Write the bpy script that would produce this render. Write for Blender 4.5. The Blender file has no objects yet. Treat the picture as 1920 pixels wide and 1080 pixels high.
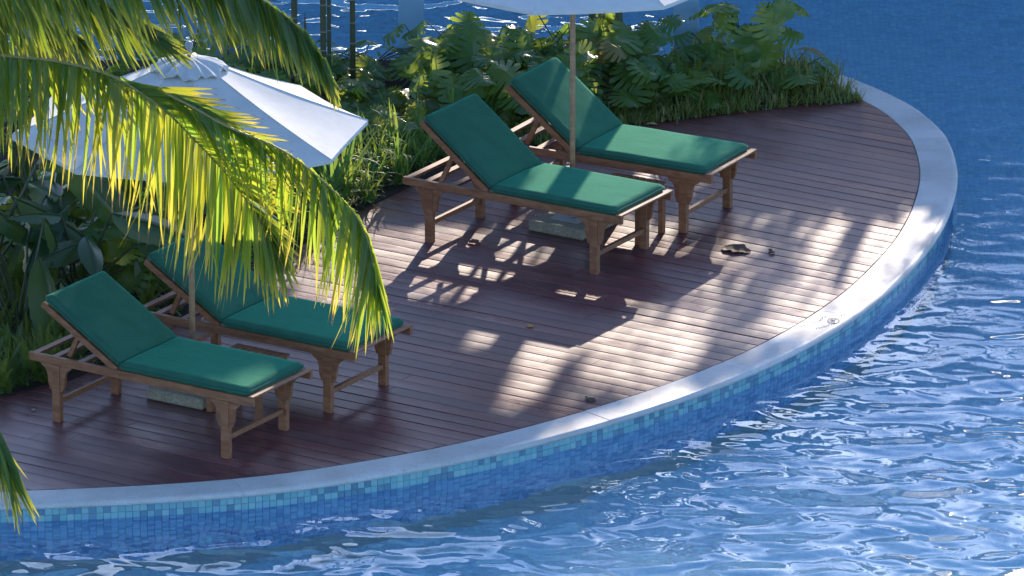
import bpy, bmesh, math, random
from mathutils import Vector, Matrix, noise as mn
R = math.radians
random.seed(7)
S = bpy.context.scene
C = S.collection

# ------------------------------------------------------------------ camera, sky, sun, exposure
CAM_Y, CAM_H, PITCH, FPX = -66.0, 21.66, 0.31717, 16994.0
cd = bpy.data.cameras.new('camera'); cam = bpy.data.objects.new('camera', cd); C.objects.link(cam)
cam.location = (0, CAM_Y, CAM_H); cam.rotation_euler = (math.pi/2 - PITCH, 0, 0)
cd.sensor_width = 36.0; cd.lens = FPX*36.0/1920.0; cd.clip_start = 1.0; cd.clip_end = 2000
S.camera = cam

SUN_EL, SUN_AZ = 17.2, 11.5            # degrees; azimuth measured from +Y towards +X
w = bpy.data.worlds.new("World"); S.world = w; w.use_nodes = True
nt = w.node_tree; bg = nt.nodes['Background']
sky = nt.nodes.new('ShaderNodeTexSky'); sky.sky_type = 'NISHITA'; sky.sun_disc = False
sky.sun_elevation = R(SUN_EL); sky.sun_rotation = R(SUN_AZ)
sky.air_density = 1.0; sky.dust_density = 0.5; sky.ozone_density = 2.5
nt.links.new(sky.outputs[0], bg.inputs[0]); bg.inputs[1].default_value = 0.15
sd = bpy.data.lights.new('sun', 'SUN'); sd.energy = 3.9; sd.angle = R(0.5); sd.color = (1.0, 0.80, 0.54)
sun = bpy.data.objects.new('sun', sd); C.objects.link(sun)
sv = Vector((math.sin(R(SUN_AZ))*math.cos(R(SUN_EL)), math.cos(R(SUN_AZ))*math.cos(R(SUN_EL)), math.sin(R(SUN_EL))))
sun.rotation_euler = sv.to_track_quat('Z', 'Y').to_euler()
sun.location = (10, 40, 20)
S.view_settings.view_transform = 'Standard'; S.view_settings.look = 'None'
S.view_settings.exposure = 1.0; S.view_settings.gamma = 1.0
S.view_settings.use_curve_mapping = False
S.view_settings.use_white_balance = True; S.view_settings.white_balance_temperature = 5600; S.view_settings.white_balance_tint = 15
S.cycles.use_denoising = True
S.cycles.max_bounces = 10; S.cycles.transparent_max_bounces = 8
S.cycles.sample_clamp_indirect = 6.0
S.cycles.blur_glossy = 0.5

# ------------------------------------------------------------------ helpers
def ray(px, py):
    dx = (px-960)/FPX; dy = (540-py)/FPX
    return Vector((dx, math.cos(PITCH)+dy*math.sin(PITCH), -math.sin(PITCH)+dy*math.cos(PITCH)))
def G(px, py, z=0.0):                    # a point of the picture at height z
    d = ray(px, py); t = (z-CAM_H)/d.z
    return Vector((d.x*t, CAM_Y+d.y*t, z))
def V(px, py, y):                        # a point of the picture at depth y
    d = ray(px, py); t = (y-CAM_Y)/d.y
    return Vector((d.x*t, y, CAM_H+d.z*t))
def tag(o, label=None, cat=None, group=None, kind=None):
    if label: o['label'] = label
    if cat: o['category'] = cat
    if group: o['group'] = group
    if kind: o['kind'] = kind
    return o
def empty(name, loc=(0, 0, 0), rz=0.0, label=None, cat=None, group=None, kind=None):
    o = bpy.data.objects.new(name, None); C.objects.link(o)
    o.location = loc; o.rotation_euler = (0, 0, rz); o.empty_display_size = 0.1
    return tag(o, label, cat, group, kind)
def link_mesh(name, me, parent=None):
    o = bpy.data.objects.new(name, me); C.objects.link(o)
    if parent: o.parent = parent
    return o
def children(o): return [c for c in bpy.data.objects if c.parent == o]
def copy_tree(o, parent=None, kids=None):
    if kids is None:
        kids = {}
        for c in bpy.data.objects:
            if c.parent: kids.setdefault(c.parent.name, []).append(c)
    c = o.copy(); C.objects.link(c)
    if parent: c.parent = parent
    for ch in kids.get(o.name, []): copy_tree(ch, c, kids)
    return c
class MB:
    def __init__(s): s.v = []; s.f = []; s.uv = []; s.m = []; s.off = Vector((0, 0, 0)); s.mat = None
    def add(s, vs, fs, uvs=None, mi=0):
        n = len(s.v)
        for p in vs:
            p = Vector(p)
            if s.mat is not None: p = s.mat @ p
            s.v.append(p)
        for f in fs: s.f.append(tuple(i+n for i in f)); s.m.append(mi)
        s.uv += list(uvs) if uvs else [(0.0, 0.0)]*len(vs)
    def box(s, a, b, mi=0, ch=0.0):
        (x0, y0, z0), (x1, y1, z1) = a, b
        if ch <= 0:
            s.add([(x0,y0,z0),(x1,y0,z0),(x1,y1,z0),(x0,y1,z0),(x0,y0,z1),(x1,y0,z1),(x1,y1,z1),(x0,y1,z1)],
                  [(0,3,2,1),(4,5,6,7),(0,1,5,4),(1,2,6,5),(2,3,7,6),(3,0,4,7)], mi=mi)
            return
        # chamfered box: 24 vertices
        X, Y, Z = (x0, x1), (y0, y1), (z0, z1); vs = []; idx = {}
        for i in (0, 1):
            for j in (0, 1):
                for k in (0, 1):
                    sx, sy, sz = (1, -1)[i], (1, -1)[j], (1, -1)[k]
                    for ax in range(3):
                        p = [X[i]+sx*ch, Y[j]+sy*ch, Z[k]+sz*ch]
                        p[ax] = (X[i], Y[j], Z[k])[ax]
                        idx[(i, j, k, ax)] = len(vs); vs.append(tuple(p))
        fs = []
        for ax in range(3):
            o1, o2 = [a_ for a_ in range(3) if a_ != ax]
            for side in (0, 1):
                q = []
                for (u, v_) in ((0, 0), (1, 0), (1, 1), (0, 1)):
                    c = [0, 0, 0]; c[ax] = side; c[o1] = u; c[o2] = v_
                    q.append(idx[(c[0], c[1], c[2], ax)])
                fs.append(tuple(q))
        for ax in range(3):
            o1, o2 = [a_ for a_ in range(3) if a_ != ax]
            for u in (0, 1):
                for v_ in (0, 1):
                    c0 = [0, 0, 0]; c0[o1] = u; c0[o2] = v_; c1 = list(c0); c1[ax] = 1
                    fs.append((idx[(*c0, o1)], idx[(*c0, o2)], idx[(*c1, o2)], idx[(*c1, o1)]))
        for i in (0, 1):
            for j in (0, 1):
                for k in (0, 1): fs.append((idx[(i,j,k,0)], idx[(i,j,k,1)], idx[(i,j,k,2)]))
        s.add(vs, fs, mi=mi)
    def prism(s, poly, h0, h1, axis='y'):     # poly in (x,z) extruded along y, or (x,y) along z
        n = len(poly); vs = []
        for h in (h0, h1):
            for (a_, b_) in poly: vs.append((a_, h, b_) if axis == 'y' else (a_, b_, h))
        s.add(vs, [tuple(range(n)), tuple(range(2*n-1, n-1, -1))] + [(i, (i+1) % n, n+(i+1) % n, n+i) for i in range(n)])
    def tube(s, pts, rad, n=8, cap=True, squash=1.0):
        pts = [Vector(p) for p in pts]; rs = rad if isinstance(rad, (list, tuple)) else [rad]*len(pts)
        vs = []; uvs = []
        up = Vector((0, 0, 1))
        for i, p in enumerate(pts):
            d = (pts[min(i+1, len(pts)-1)]-pts[max(i-1, 0)]).normalized()
            a_ = d.cross(up)
            if a_.length < 1e-3: a_ = d.cross(Vector((0, 1, 0)))
            a_.normalize(); b_ = a_.cross(d).normalized()
            for k in range(n):
                t = 2*math.pi*k/n
                vs.append(p + (a_*math.cos(t) + b_*math.sin(t)*squash)*rs[i]); uvs.append((k/n, i/(len(pts)-1)))
        fs = [(i*n+k, i*n+(k+1) % n, (i+1)*n+(k+1) % n, (i+1)*n+k) for i in range(len(pts)-1) for k in range(n)]
        if cap: fs += [tuple(range(n-1, -1, -1)), tuple((len(pts)-1)*n+k for k in range(n))]
        s.add(vs, fs, uvs)
    def lathe(s, prof, n=20, c=(0, 0)):
        vs = [(c[0]+r*math.cos(2*math.pi*k/n), c[1]+r*math.sin(2*math.pi*k/n), z) for r, z in prof for k in range(n)]
        fs = [(i*n+k, i*n+(k+1) % n, (i+1)*n+(k+1) % n, (i+1)*n+k) for i in range(len(prof)-1) for k in range(n)]
        s.add(vs, fs)
    def grid(s, fn, nu, nv, mi=0):
        vs = []; uvs = []
        for i in range(nu+1):
            for j in range(nv+1):
                vs.append(fn(i/nu, j/nv)); uvs.append((i/nu, j/nv))
        s.add(vs, [(i*(nv+1)+j, (i+1)*(nv+1)+j, (i+1)*(nv+1)+j+1, i*(nv+1)+j+1) for i in range(nu) for j in range(nv)], uvs, mi)
    def mesh(s, name, mats, smooth=False, recalc=False):
        me = bpy.data.meshes.new(name)
        me.from_pydata([tuple(p - s.off) for p in s.v], [], s.f)
        ul = me.uv_layers.new(name='UVMap')
        vi = [0]*len(me.loops); me.loops.foreach_get('vertex_index', vi)
        flat = [c for i in vi for c in s.uv[i]]
        ul.data.foreach_set('uv', flat)
        for m in (mats if isinstance(mats, (list, tuple)) else [mats]): me.materials.append(m)
        if any(s.m): me.polygons.foreach_set('material_index', s.m)
        if recalc:
            bm = bmesh.new(); bm.from_mesh(me); bmesh.ops.recalc_face_normals(bm, faces=bm.faces); bm.to_mesh(me); bm.free()
        if smooth: me.polygons.foreach_set('use_smooth', [True]*len(me.polygons))
        me.update(); return me
    def build(s, name, mats, parent=None, smooth=False, recalc=True):
        return link_mesh(name, s.mesh(name, mats, smooth, recalc), parent)

# ------------------------------------------------------------------ materials
class NT:
    def __init__(s, name):
        s.m = bpy.data.materials.new(name); s.m.use_nodes = True; s.t = s.m.node_tree
        s.b = s.t.nodes['Principled BSDF']; s.o = s.t.nodes['Material Output']
    def n(s, typ, **kw):
        nd = s.t.nodes.new(typ)
        for k, v in kw.items():
            if k.startswith('i_'): nd.inputs[k[2:].replace('_', ' ')].default_value = v
            else: setattr(nd, k, v)
        return nd
    def l(s, a, b): s.t.links.new(a, b)
    def noise(s, vec, scale, detail=4, rough=.55, dist=0.0):
        n = s.n('ShaderNodeTexNoise'); n.inputs['Scale'].default_value = scale
        n.inputs['Detail'].default_value = detail; n.inputs['Roughness'].default_value = rough
        n.inputs['Distortion'].default_value = dist
        if vec is not None: s.l(vec, n.inputs['Vector'])
        return n.outputs['Fac']
    def ramp(s, fac, stops, interp='LINEAR'):
        r = s.n('ShaderNodeValToRGB'); r.color_ramp.interpolation = interp; e = r.color_ramp.elements
        while len(e) > 1: e.remove(e[-1])
        e[0].position = stops[0][0]; e[0].color = stops[0][1] if len(stops[0][1]) == 4 else (*stops[0][1], 1)
        for p, c in stops[1:]:
            x = e.new(p); x.color = c if len(c) == 4 else (*c, 1)
        s.l(fac, r.inputs[0]); return r.outputs[0]
    def mix(s, fac, a, b, mode='MIX'):
        m = s.n('ShaderNodeMix'); m.data_type = 'RGBA'; m.blend_type = mode
        for sock, val in ((m.inputs[0], fac), (m.inputs[6], a), (m.inputs[7], b)):
            if isinstance(val, (int, float)): sock.default_value = val
            elif isinstance(val, tuple): sock.default_value = val if len(val) == 4 else (*val, 1)
            else: s.l(val, sock)
        return m.outputs[2]
    def math(s, op, a, b=None, c=None, clamp=False):
        m = s.n('ShaderNodeMath'); m.operation = op; m.use_clamp = clamp
        for i, v in enumerate((a, b, c)):
            if v is None: continue
            if isinstance(v, (int, float)): m.inputs[i].default_value = v
            else: s.l(v, m.inputs[i])
        return m.outputs[0]
    def mapr(s, v, a, b, c, d):
        m = s.n('ShaderNodeMapRange'); s.l(v, m.inputs[0])
        for i, x in enumerate((a, b, c, d)): m.inputs[i+1].default_value = x
        return m.outputs[0]
    def coord(s, which='Object', scale=(1, 1, 1), rot=(0, 0, 0)):
        t = s.n('ShaderNodeTexCoord'); m = s.n('ShaderNodeMapping'); s.l(t.outputs[which], m.inputs[0])
        m.inputs['Scale'].default_value = scale; m.inputs['Rotation'].default_value = rot
        return m.outputs[0]
    def pos(s, scale=(1, 1, 1), rotz=0.0):
        g = s.n('ShaderNodeNewGeometry')
        m = s.n('ShaderNodeMapping'); m.vector_type = 'TEXTURE'; s.l(g.outputs['Position'], m.inputs[0])
        m.inputs['Rotation'].default_value = (0, 0, rotz)
        m2 = s.n('ShaderNodeVectorMath'); m2.operation = 'MULTIPLY'; s.l(m.outputs[0], m2.inputs[0]); m2.inputs[1].default_value = scale
        return m2.outputs[0]
    def rnd(s): return s.n('ShaderNodeObjectInfo').outputs['Random']
    def bump(s, h, strength=.3, dist=.01):
        b = s.n('ShaderNodeBump'); b.inputs['Strength'].default_value = strength; b.inputs['Distance'].default_value = dist
        s.l(h, b.inputs['Height']); s.l(b.outputs[0], s.b.inputs['Normal']); return b
    def base(s, c):
        if isinstance(c, tuple): s.b.inputs['Base Color'].default_value = c if len(c) == 4 else (*c, 1)
        else: s.l(c, s.b.inputs['Base Color'])
    def rough(s, v):
        if isinstance(v, (int, float)): s.b.inputs['Roughness'].default_value = v
        else: s.l(v, s.b.inputs['Roughness'])
def translucent(n, col, amount, tr_col=None):
    t = n.n('ShaderNodeBsdfTranslucent')
    if tr_col is None: tr_col = col
    if isinstance(tr_col, tuple): t.inputs[0].default_value = (*tr_col, 1)
    else: n.l(tr_col, t.inputs[0])
    m = n.n('ShaderNodeMixShader'); m.inputs[0].default_value = amount
    n.l(n.b.outputs[0], m.inputs[1]); n.l(t.outputs[0], m.inputs[2]); n.l(m.outputs[0], n.o.inputs[0])

PHI = -0.562963                          # direction of the deck boards
def mat_deck():
    n = NT('deck_wood'); p = n.pos((1.2, 14, 3), PHI); r = n.rnd()
    off = n.n('ShaderNodeVectorMath'); off.operation = 'ADD'; n.l(p, off.inputs[0])
    cx = n.n('ShaderNodeCombineXYZ'); n.l(n.math('MULTIPLY', r, 37.0), cx.inputs[0]); n.l(n.math('MULTIPLY', r, 91.0), cx.inputs[2])
    n.l(cx.outputs[0], off.inputs[1]); v = off.outputs[0]
    grain = n.noise(v, 5.0, 8, .65, .4)
    fine = n.noise(v, 28.0, 5, .6)
    big = n.noise(n.pos((1.2, 1.9, 1), PHI), 1.1, 5, .6)
    c = n.ramp(grain, [(0.28, (.070, .016, .018)), (.5, (.170, .045, .046)), (.72, (.25, .088, .080))])
    c2 = n.mix(n.mapr(r, 0, 1, 0, .55), c, (.060, .026, .028))
    wear = n.math('MULTIPLY', n.mapr(big, .48, .68, 0, 1), n.mapr(fine, .35, .65, .2, 1.0), clamp=True)
    c3 = n.mix(n.math('MULTIPLY', wear, .32), c2, (.24, .17, .145))
    n.base(c3)
    ro = n.math('ADD', n.mapr(grain, .25, .75, .20, .42), n.math('MULTIPLY', n.mapr(big, .4, .7, 0, 1), .10))
    n.rough(n.math('ADD', ro, n.math('MULTIPLY', r, .07)))
    n.b.inputs['Specular IOR Level'].default_value = 1.0
    n.bump(n.math('ADD', n.math('MULTIPLY', grain, .6), n.math('MULTIPLY', fine, .4)), .22, .004)
    return n.m
def mat_teak(name, a, b, c_):
    n = NT(name); v = n.coord('Object', (2, 9, 9)); r = n.rnd()
    off = n.n('ShaderNodeVectorMath'); off.operation = 'ADD'; n.l(v, off.inputs[0])
    cx = n.n('ShaderNodeCombineXYZ'); n.l(n.math('MULTIPLY', r, 31.0), cx.inputs[0]); n.l(cx.outputs[0], off.inputs[1])
    g = n.noise(off.outputs[0], 3.0, 8, .65, .8); f = n.noise(off.outputs[0], 30, 4, .6)
    n.base(n.mix(n.mapr(f, .3, .7, 0, .3), n.ramp(g, [(.3, a), (.52, b), (.75, c_)]), (.05, .022, .012)))
    n.rough(n.mapr(g, .3, .7, .42, .6)); n.bump(f, .25, .002)
    return n.m
def mat_cushion():
    n = NT('green_canvas'); o = n.coord('Object')
    wv = n.n('ShaderNodeTexWave'); wv.inputs['Scale'].default_value = 190; wv.bands_direction = 'X'; n.l(o, wv.inputs[0])
    wv2 = n.n('ShaderNodeTexWave'); wv2.inputs['Scale'].default_value = 190; wv2.bands_direction = 'Y'; n.l(o, wv2.inputs[0])
    big = n.noise(o, 5, 5, .6); cr = n.noise(n.coord('Object', (1, 3.5, 1)), 7, 4, .55, 1.2)
    n.base(n.mix(n.mapr(big, .3, .7, 0, 1), (.042, .118, .080), (.052, .148, .096)))
    n.rough(.85); n.b.inputs['Specular IOR Level'].default_value = .03; n.b.inputs['Sheen Weight'].default_value = .38; n.b.inputs['Sheen Roughness'].default_value = .38
    n.b.inputs['Sheen Tint'].default_value = (.12, 1.0, .58, 1)
    h = n.math('ADD', n.math('MULTIPLY', n.math('ADD', wv.outputs['Fac'], wv2.outputs['Fac']), .02), n.math('MULTIPLY', cr, 1.0))
    n.bump(h, .35, .008)
    return n.m
def mat_canopy():
    n = NT('white_canvas'); v = n.coord('Object'); b = n.noise(v, 6, 5, .6)
    c = n.mix(n.mapr(b, .35, .7, 0, 1), (.70, .69, .655), (.61, .60, .575)); n.base(c); n.rough(.85)
    n.bump(n.noise(n.coord('Object', (1, 1, 1)), 14, 4, .5), .15, .01)
    translucent(n, c, .05, (.75, .70, .60))
    return n.m
def mat_coping():
    n = NT('coping_stone'); v = n.pos(); r = n.rnd()
    f = n.noise(v, 160, 4, .7); b = n.noise(v, 2.2, 5, .6); s_ = n.noise(v, 22, 6, .65)
    c = n.ramp(f, [(.3, (.36, .35, .34)), (.5, (.60, .59, .57)), (.7, (.74, .73, .71))])
    c = n.mix(n.mapr(b, .42, .68, 0, .45), c, (.36, .30, .24)); c = n.mix(n.mapr(s_, .60, .74, 0, .5), c, (.20, .18, .15))
    c = n.mix(n.math('MULTIPLY', r, .22), c, (.30, .29, .29)); n.base(c)
    n.rough(n.mapr(b, .3, .7, .42, .68)); n.bump(n.math('ADD', f, n.math('MULTIPLY', s_, .6)), .35, .003)
    return n.m
def mat_tile(sub=False):
    n = NT('mosaic_tile_blue' if sub else 'mosaic_tile'); r = n.rnd(); v = n.pos(); uvn = n.n('ShaderNodeUVMap'); sx = n.n('ShaderNodeSeparateXYZ'); n.l(uvn.outputs[0], sx.inputs[0])
    q = n.math('ADD', sx.outputs[0], r); q = n.math('FRACT', q)
    c = n.ramp(q, [(0, (.26, .42, .66)), (.40, (.31, .48, .72)), (.62, (.18, .31, .55)), (.80, (.20, .34, .58)), (.92, (.29, .46, .70))], 'CONSTANT') if sub else n.ramp(q, [(0, (.22, .43, .47)), (.30, (.26, .47, .50)), (.46, (.30, .50, .51)), (.62, (.13, .24, .33)), (.80, (.16, .28, .38)), (.92, (.24, .43, .50))], 'CONSTANT')
    c = n.mix(n.mapr(n.noise(v, 60, 3), .4, .8, 0, .25), c, (.25, .35, .34)); n.base(c); n.rough(.16)
    n.bump(n.noise(v, 40, 2), .1, .002)
    return n.m
def mat_floor():
    n = NT('pool_mosaic'); v = n.pos()
    vs = n.n('ShaderNodeVectorMath'); vs.operation = 'SCALE'; vs.inputs['Scale'].default_value = 1/.052; n.l(v, vs.inputs[0])
    fl = n.n('ShaderNodeVectorMath'); fl.operation = 'FLOOR'; n.l(vs.outputs[0], fl.inputs[0])
    wn = n.n('ShaderNodeTexWhiteNoise'); wn.noise_dimensions = '3D'; n.l(fl.outputs[0], wn.inputs[0])
    fr = n.n('ShaderNodeVectorMath'); fr.operation = 'FRACTION'; n.l(vs.outputs[0], fr.inputs[0])
    c = n.ramp(wn.outputs['Value'], [(0, (.40, .66, .82)), (.35, (.43, .70, .84)), (.7, (.36, .60, .77)), (.85, (.46, .74, .86))], 'CONSTANT')
    sp = n.n('ShaderNodeSeparateXYZ'); n.l(fr.outputs[0], sp.inputs[0])
    gx = n.math('MAXIMUM', n.math('ABSOLUTE', n.math('SUBTRACT', sp.outputs[0], .5)), n.math('ABSOLUTE', n.math('SUBTRACT', sp.outputs[1], .5)))
    c = n.mix(n.mapr(gx, .45, .47, 0, .6), c, (.25, .42, .60)); n.base(c); n.rough(.3)
    return n.m
def mat_plaster(name, c1, c2):
    n = NT(name); v = n.pos(); b = n.noise(v, 3, 6, .65); f = n.noise(v, 90, 3)
    n.base(n.mix(n.mapr(b, .35, .7, 0, 1), c1, c2)); n.rough(.8); n.bump(f, .2, .003); return n.m
def mat_water():
    n = NT('pool_water'); g = n.n('ShaderNodeNewGeometry'); sp = n.n('ShaderNodeSeparateXYZ'); n.l(g.outputs['Position'], sp.inputs[0])
    x, y = sp.outputs[0], sp.outputs[1]
    dx = n.math('ADD', x, 4.43); dy = n.math('SUBTRACT', y, 2.9)
    dist = n.math('SUBTRACT', n.math('SQRT', n.math('ADD', n.math('MULTIPLY', dx, dx), n.math('MULTIPLY', dy, dy))), 7.95)
    near = n.mapr(dist, 0.1, 2.6, .10, 1.0)                       # calm water in the lee of the island
    lee = n.mapr(y, 3.0, 6.0, 1.0, .30)
    back = n.mapr(x, 0.5, 2.2, .9, 0)
    amp = n.math('MAXIMUM', n.math('MULTIPLY', near, lee), n.math('MULTIPLY', back, n.mapr(y, 5.5, 6.5, 0, 1)))
    v1 = n.pos((1.05, 1.5, 1), .3); v2 = n.pos((1.1, 1.45, 1), -.3)
    a = n.noise(v1, .95, 0, .4, 1.2); b = n.noise(v2, 2.3, 0, .5, 1.2); c = n.noise(v2, 5.5, 1, .5, .6)
    h = n.math('ADD', n.math('ADD', n.math('MULTIPLY', a, 1.0), n.math('MULTIPLY', b, .32)), n.math('MULTIPLY', c, .030))
    h = n.math('MULTIPLY', h, amp)
    bp = n.n('ShaderNodeBump'); bp.inputs['Strength'].default_value = 1.0; bp.inputs['Distance'].default_value = .125; n.l(h, bp.inputs['Height'])
    gl = n.n('ShaderNodeBsdfGlass'); gl.inputs['IOR'].default_value = 1.333; gl.inputs['Roughness'].default_value = 0.0
    gl.inputs['Color'].default_value = (.93, .97, 1.0, 1); n.l(bp.outputs[0], gl.inputs['Normal'])
    n.l(gl.outputs[0], n.o.inputs[0]); return n.m
def mat_leaf(name, c1, c2, trc, rough=.35, tr=.35, vein=None, uvtip=None):
    n = NT(name); r = n.rnd(); v = n.coord('Object'); b = n.noise(v, 9, 4, .6)
    uvn = n.n('ShaderNodeUVMap'); sx = n.n('ShaderNodeSeparateXYZ'); n.l(uvn.outputs[0], sx.inputs[0])
    f = n.math('FRACT', n.math('ADD', r, sx.outputs[1]))
    c = n.mix(n.math('ADD', n.math('MULTIPLY', f, .7), n.mapr(b, .3, .7, 0, .3)), c1, c2)
    t = n.mix(f, trc, tuple(min(1, q*k) for q, k in zip(trc, (1.5, .95, .8))))
    if uvtip is not None:
        k = n.mapr(n.math('ADD', sx.outputs[0], n.math('MULTIPLY', n.math('SUBTRACT', r, .5), .35)), .62, .92, 0, 1)
        c = n.mix(k, c, uvtip); t = n.mix(k, t, tuple(min(1, q*2.2) for q in uvtip))
        k2 = n.mapr(n.math('ADD', sx.outputs[0], n.math('MULTIPLY', n.math('SUBTRACT', r, .5), .2)), .93, .98, 0, 1)
        c = n.mix(k2, c, (.20, .14, .09)); t = n.mix(k2, t, (.16, .10, .05))
    n.base(c); n.rough(rough); n.bump(b, .2, .004)
    translucent(n, c, tr, t); return n.m
def mat_simple(name, c, rough=.6, c2=None, sc=20, bump=.2):
    n = NT(name); v = n.coord('Object'); f = n.noise(v, sc, 5, .6)
    n.base(n.mix(n.mapr(f, .3, .7, 0, 1), c, c2 or tuple(x*.6 for x in c))); n.rough(rough); n.bump(f, bump, .004); return n.m

M = {}
M['deck'] = mat_deck()
M['teak'] = mat_teak('teak_wood', (.19, .068, .026), (.32, .135, .058), (.44, .215, .105))
M['pole'] = mat_teak('pole_wood', (.36, .21, .11), (.52, .32, .18), (.62, .42, .26))
M['green'] = mat_cushion(); M['green2'] = mat_simple('green_piping', (.006, .09, .06), .7)
M['canvas'] = mat_canopy(); M['coping'] = mat_coping(); M['tile'] = mat_tile(); M['floor'] = mat_floor()
M['column'] = mat_plaster('white_plaster', (.30, .46, .58), (.25, .40, .54))
M['tower'] = mat_plaster('pale_render', (.72, .68, .74), (.66, .63, .70))
M['water'] = mat_water()
M['concrete'] = mat_simple('pebble_concrete', (.46, .40, .29), .8, (.19, .165, .115), 70, .8)
M['metal'] = mat_simple('grey_metal', (.45, .45, .46), .35, (.38, .38, .4), 10)
M['soil'] = mat_simple('soil', (.035, .022, .014), .95, (.015, .010, .007), 12, .6)
M['grout'] = mat_simple('grout', (.30, .40, .42), .7, (.24, .33, .36), 30)
M['ground'] = mat_simple('lawn_ground', (.05, .07, .025), .95, (.03, .04, .015), 2)
M['monstera'] = mat_leaf('monstera_leaf', (.045, .12, .035), (.11, .20, .035), (.40, .60, .06), .28, .42)
M['monstera_old'] = mat_leaf('monstera_old_leaf', (.12, .13, .03), (.18, .15, .04), (.5, .40, .08), .5, .3)
M['banana'] = mat_leaf('broad_leaf', (.035, .085, .032), (.07, .12, .035), (.24, .38, .06), .32, .3)
M['grass'] = mat_leaf('border_grass', (.095, .15, .040), (.19, .22, .065), (.40, .52, .09), .5, .35)
M['spider'] = mat_leaf('strap_leaf', (.045, .14, .035), (.10, .21, .045), (.32, .56, .08), .6, .38)
M['fern'] = mat_leaf('fern_leaf', (.05, .11, .022), (.09, .15, .03), (.28, .42, .05), .5, .35)
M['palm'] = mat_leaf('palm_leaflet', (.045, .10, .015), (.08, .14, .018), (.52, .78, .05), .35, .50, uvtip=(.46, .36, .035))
M['palm_shade'] = mat_leaf('palm_leaflet_shade', (.035, .085, .015), (.06, .115, .018), (.30, .50, .035), .35, .40, uvtip=(.30, .28, .03))  # darker leaflet copy, shade of the upper fronds put into its colours
M['rachis'] = mat_simple('palm_rachis', (.22, .20, .05), .45, (.30, .22, .07), 12)
M['crown'] = mat_leaf('tree_leaf', (.025, .055, .015), (.045, .075, .02), (.10, .18, .03), .5, .2)
M['bark'] = mat_simple('palm_bark', (.16, .14, .10), .8, (.08, .075, .05), 14, .5)
M['culm'] = mat_simple('green_trunk', (.085, .10, .045), .5, (.055, .060, .03), 8)
M['ring'] = mat_simple('trunk_ring', (.26, .25, .19), .7, (.20, .19, .14), 20)
M['dry'] = mat_simple('dry_leaf', (.16, .085, .045), .7, (.09, .045, .025), 20)
M['straw'] = mat_simple('straw_leaflet', (.42, .33, .14), .6, (.30, .22, .09), 20)
M['orange'] = mat_simple('orange_leaf', (.55, .26, .05), .6, (.45, .2, .04), 20)
M['tile_sub'] = mat_tile(True)
M['ink'] = mat_simple('engraved_mark', (.16, .15, .15), .8)

# ------------------------------------------------------------------ the setting: pool, water, island
CX, CY = -4.4318, 2.9057
RT = [(-180, 0), (-90, -.03), (-80, .0), (-75, .04), (-70, .075), (-63, .06), (-56, .03), (-50, 0), (-41, -.02), (-33, -.035), (-25, -.05), (-18, -.055), (-11, -.03), (-5, .0), (0, .035), (3.6, .05), (7.4, .058), (10, .035), (13, -.01), (15, -.065), (17, -.13), (19.7, -.235), (22, -.34), (24.5, -.46), (27, -.60), (30, -.78), (180, -.78)]
def rin(a):
    for i in range(len(RT)-1):
        a0, r0 = RT[i]; a1, r1 = RT[i+1]
        if a0 <= a <= a1:
            t = (a-a0)/(a1-a0); h = a1-a0
            m0 = (r1-RT[i-1][1])/(a1-RT[i-1][0]) if i > 0 else 0; m1 = (RT[i+2][1]-r0)/(RT[i+2][0]-a0) if i < len(RT)-2 else 0
            return 7.6468+(2*t**3-3*t*t+1)*r0+(t**3-2*t*t+t)*h*m0+(3*t*t-2*t**3)*r1+(t**3-t*t)*h*m1
    return 7.6468
def cpt(a, extra=0.0, z=0.0):
    r = rin(a)+extra; return Vector((CX+r*math.cos(R(a)), CY+r*math.sin(R(a)), z))
WZ = -0.145
A0, A1 = -128.0, 27.0                     # the curved edge; beyond it the bed closes the island
BACK_Y = cpt(A1, .3).y
pool_x0, pool_x1, pool_y0, pool_y1 = -14.0, 13.0, -12.5, 10.6
mb = MB()
o_ = 400
mb.add([(-o_,-o_,0.02),(o_,-o_,0.02),(o_,o_*3,0.02),(-o_,o_*3,0.02),(pool_x0,pool_y0,.02),(pool_x1,pool_y0,.02),(pool_x1,pool_y1,.02),(pool_x0,pool_y1,.02)],
       [(0,1,5,4),(1,2,6,5),(2,3,7,6),(3,0,4,7)])
tag(mb.build('ground', M['ground'], recalc=False), kind='structure')
mb = MB(); z0 = -1.35
mb.add([(pool_x0,pool_y0,z0),(pool_x1,pool_y0,z0),(pool_x1,pool_y1,z0),(pool_x0,pool_y1,z0),(pool_x0,pool_y0,.018),(pool_x1,pool_y0,.018),(pool_x1,pool_y1,.018),(pool_x0,pool_y1,.018)],
       [(0,1,2,3),(0,4,5,1),(1,5,6,2),(2,6,7,3),(3,7,4,0)])
tag(mb.build('pool_basin', M['floor'], recalc=False), kind='structure')
# water sheet surrounding the island (the island body pokes through it)
outer = [cpt(A0+(A1-A0)*i/120, .262, 0) for i in range(121)]
back = [Vector((-13.99, BACK_Y, 0)), Vector((-13.99, outer[0].y-1.0, 0)), Vector((-9.8, outer[0].y-.4, 0))]
mb = MB(); mb.add([(pool_x0+.001,pool_y0+.001,WZ),(pool_x1-.001,pool_y0+.001,WZ),(pool_x1-.001,pool_y1-.001,WZ),(pool_x0+.001,pool_y1-.001,WZ)], [(0,1,2,3)])
tag(mb.build('water', M['water'], recalc=False), kind='structure')
# island body (soil core)
ring = outer + back
mb = MB(); mb.prism([(p.x, p.y) for p in ring], z0+.002, -.03, 'z')
isl = tag(mb.build('island', M['grout']), kind='structure')
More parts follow.
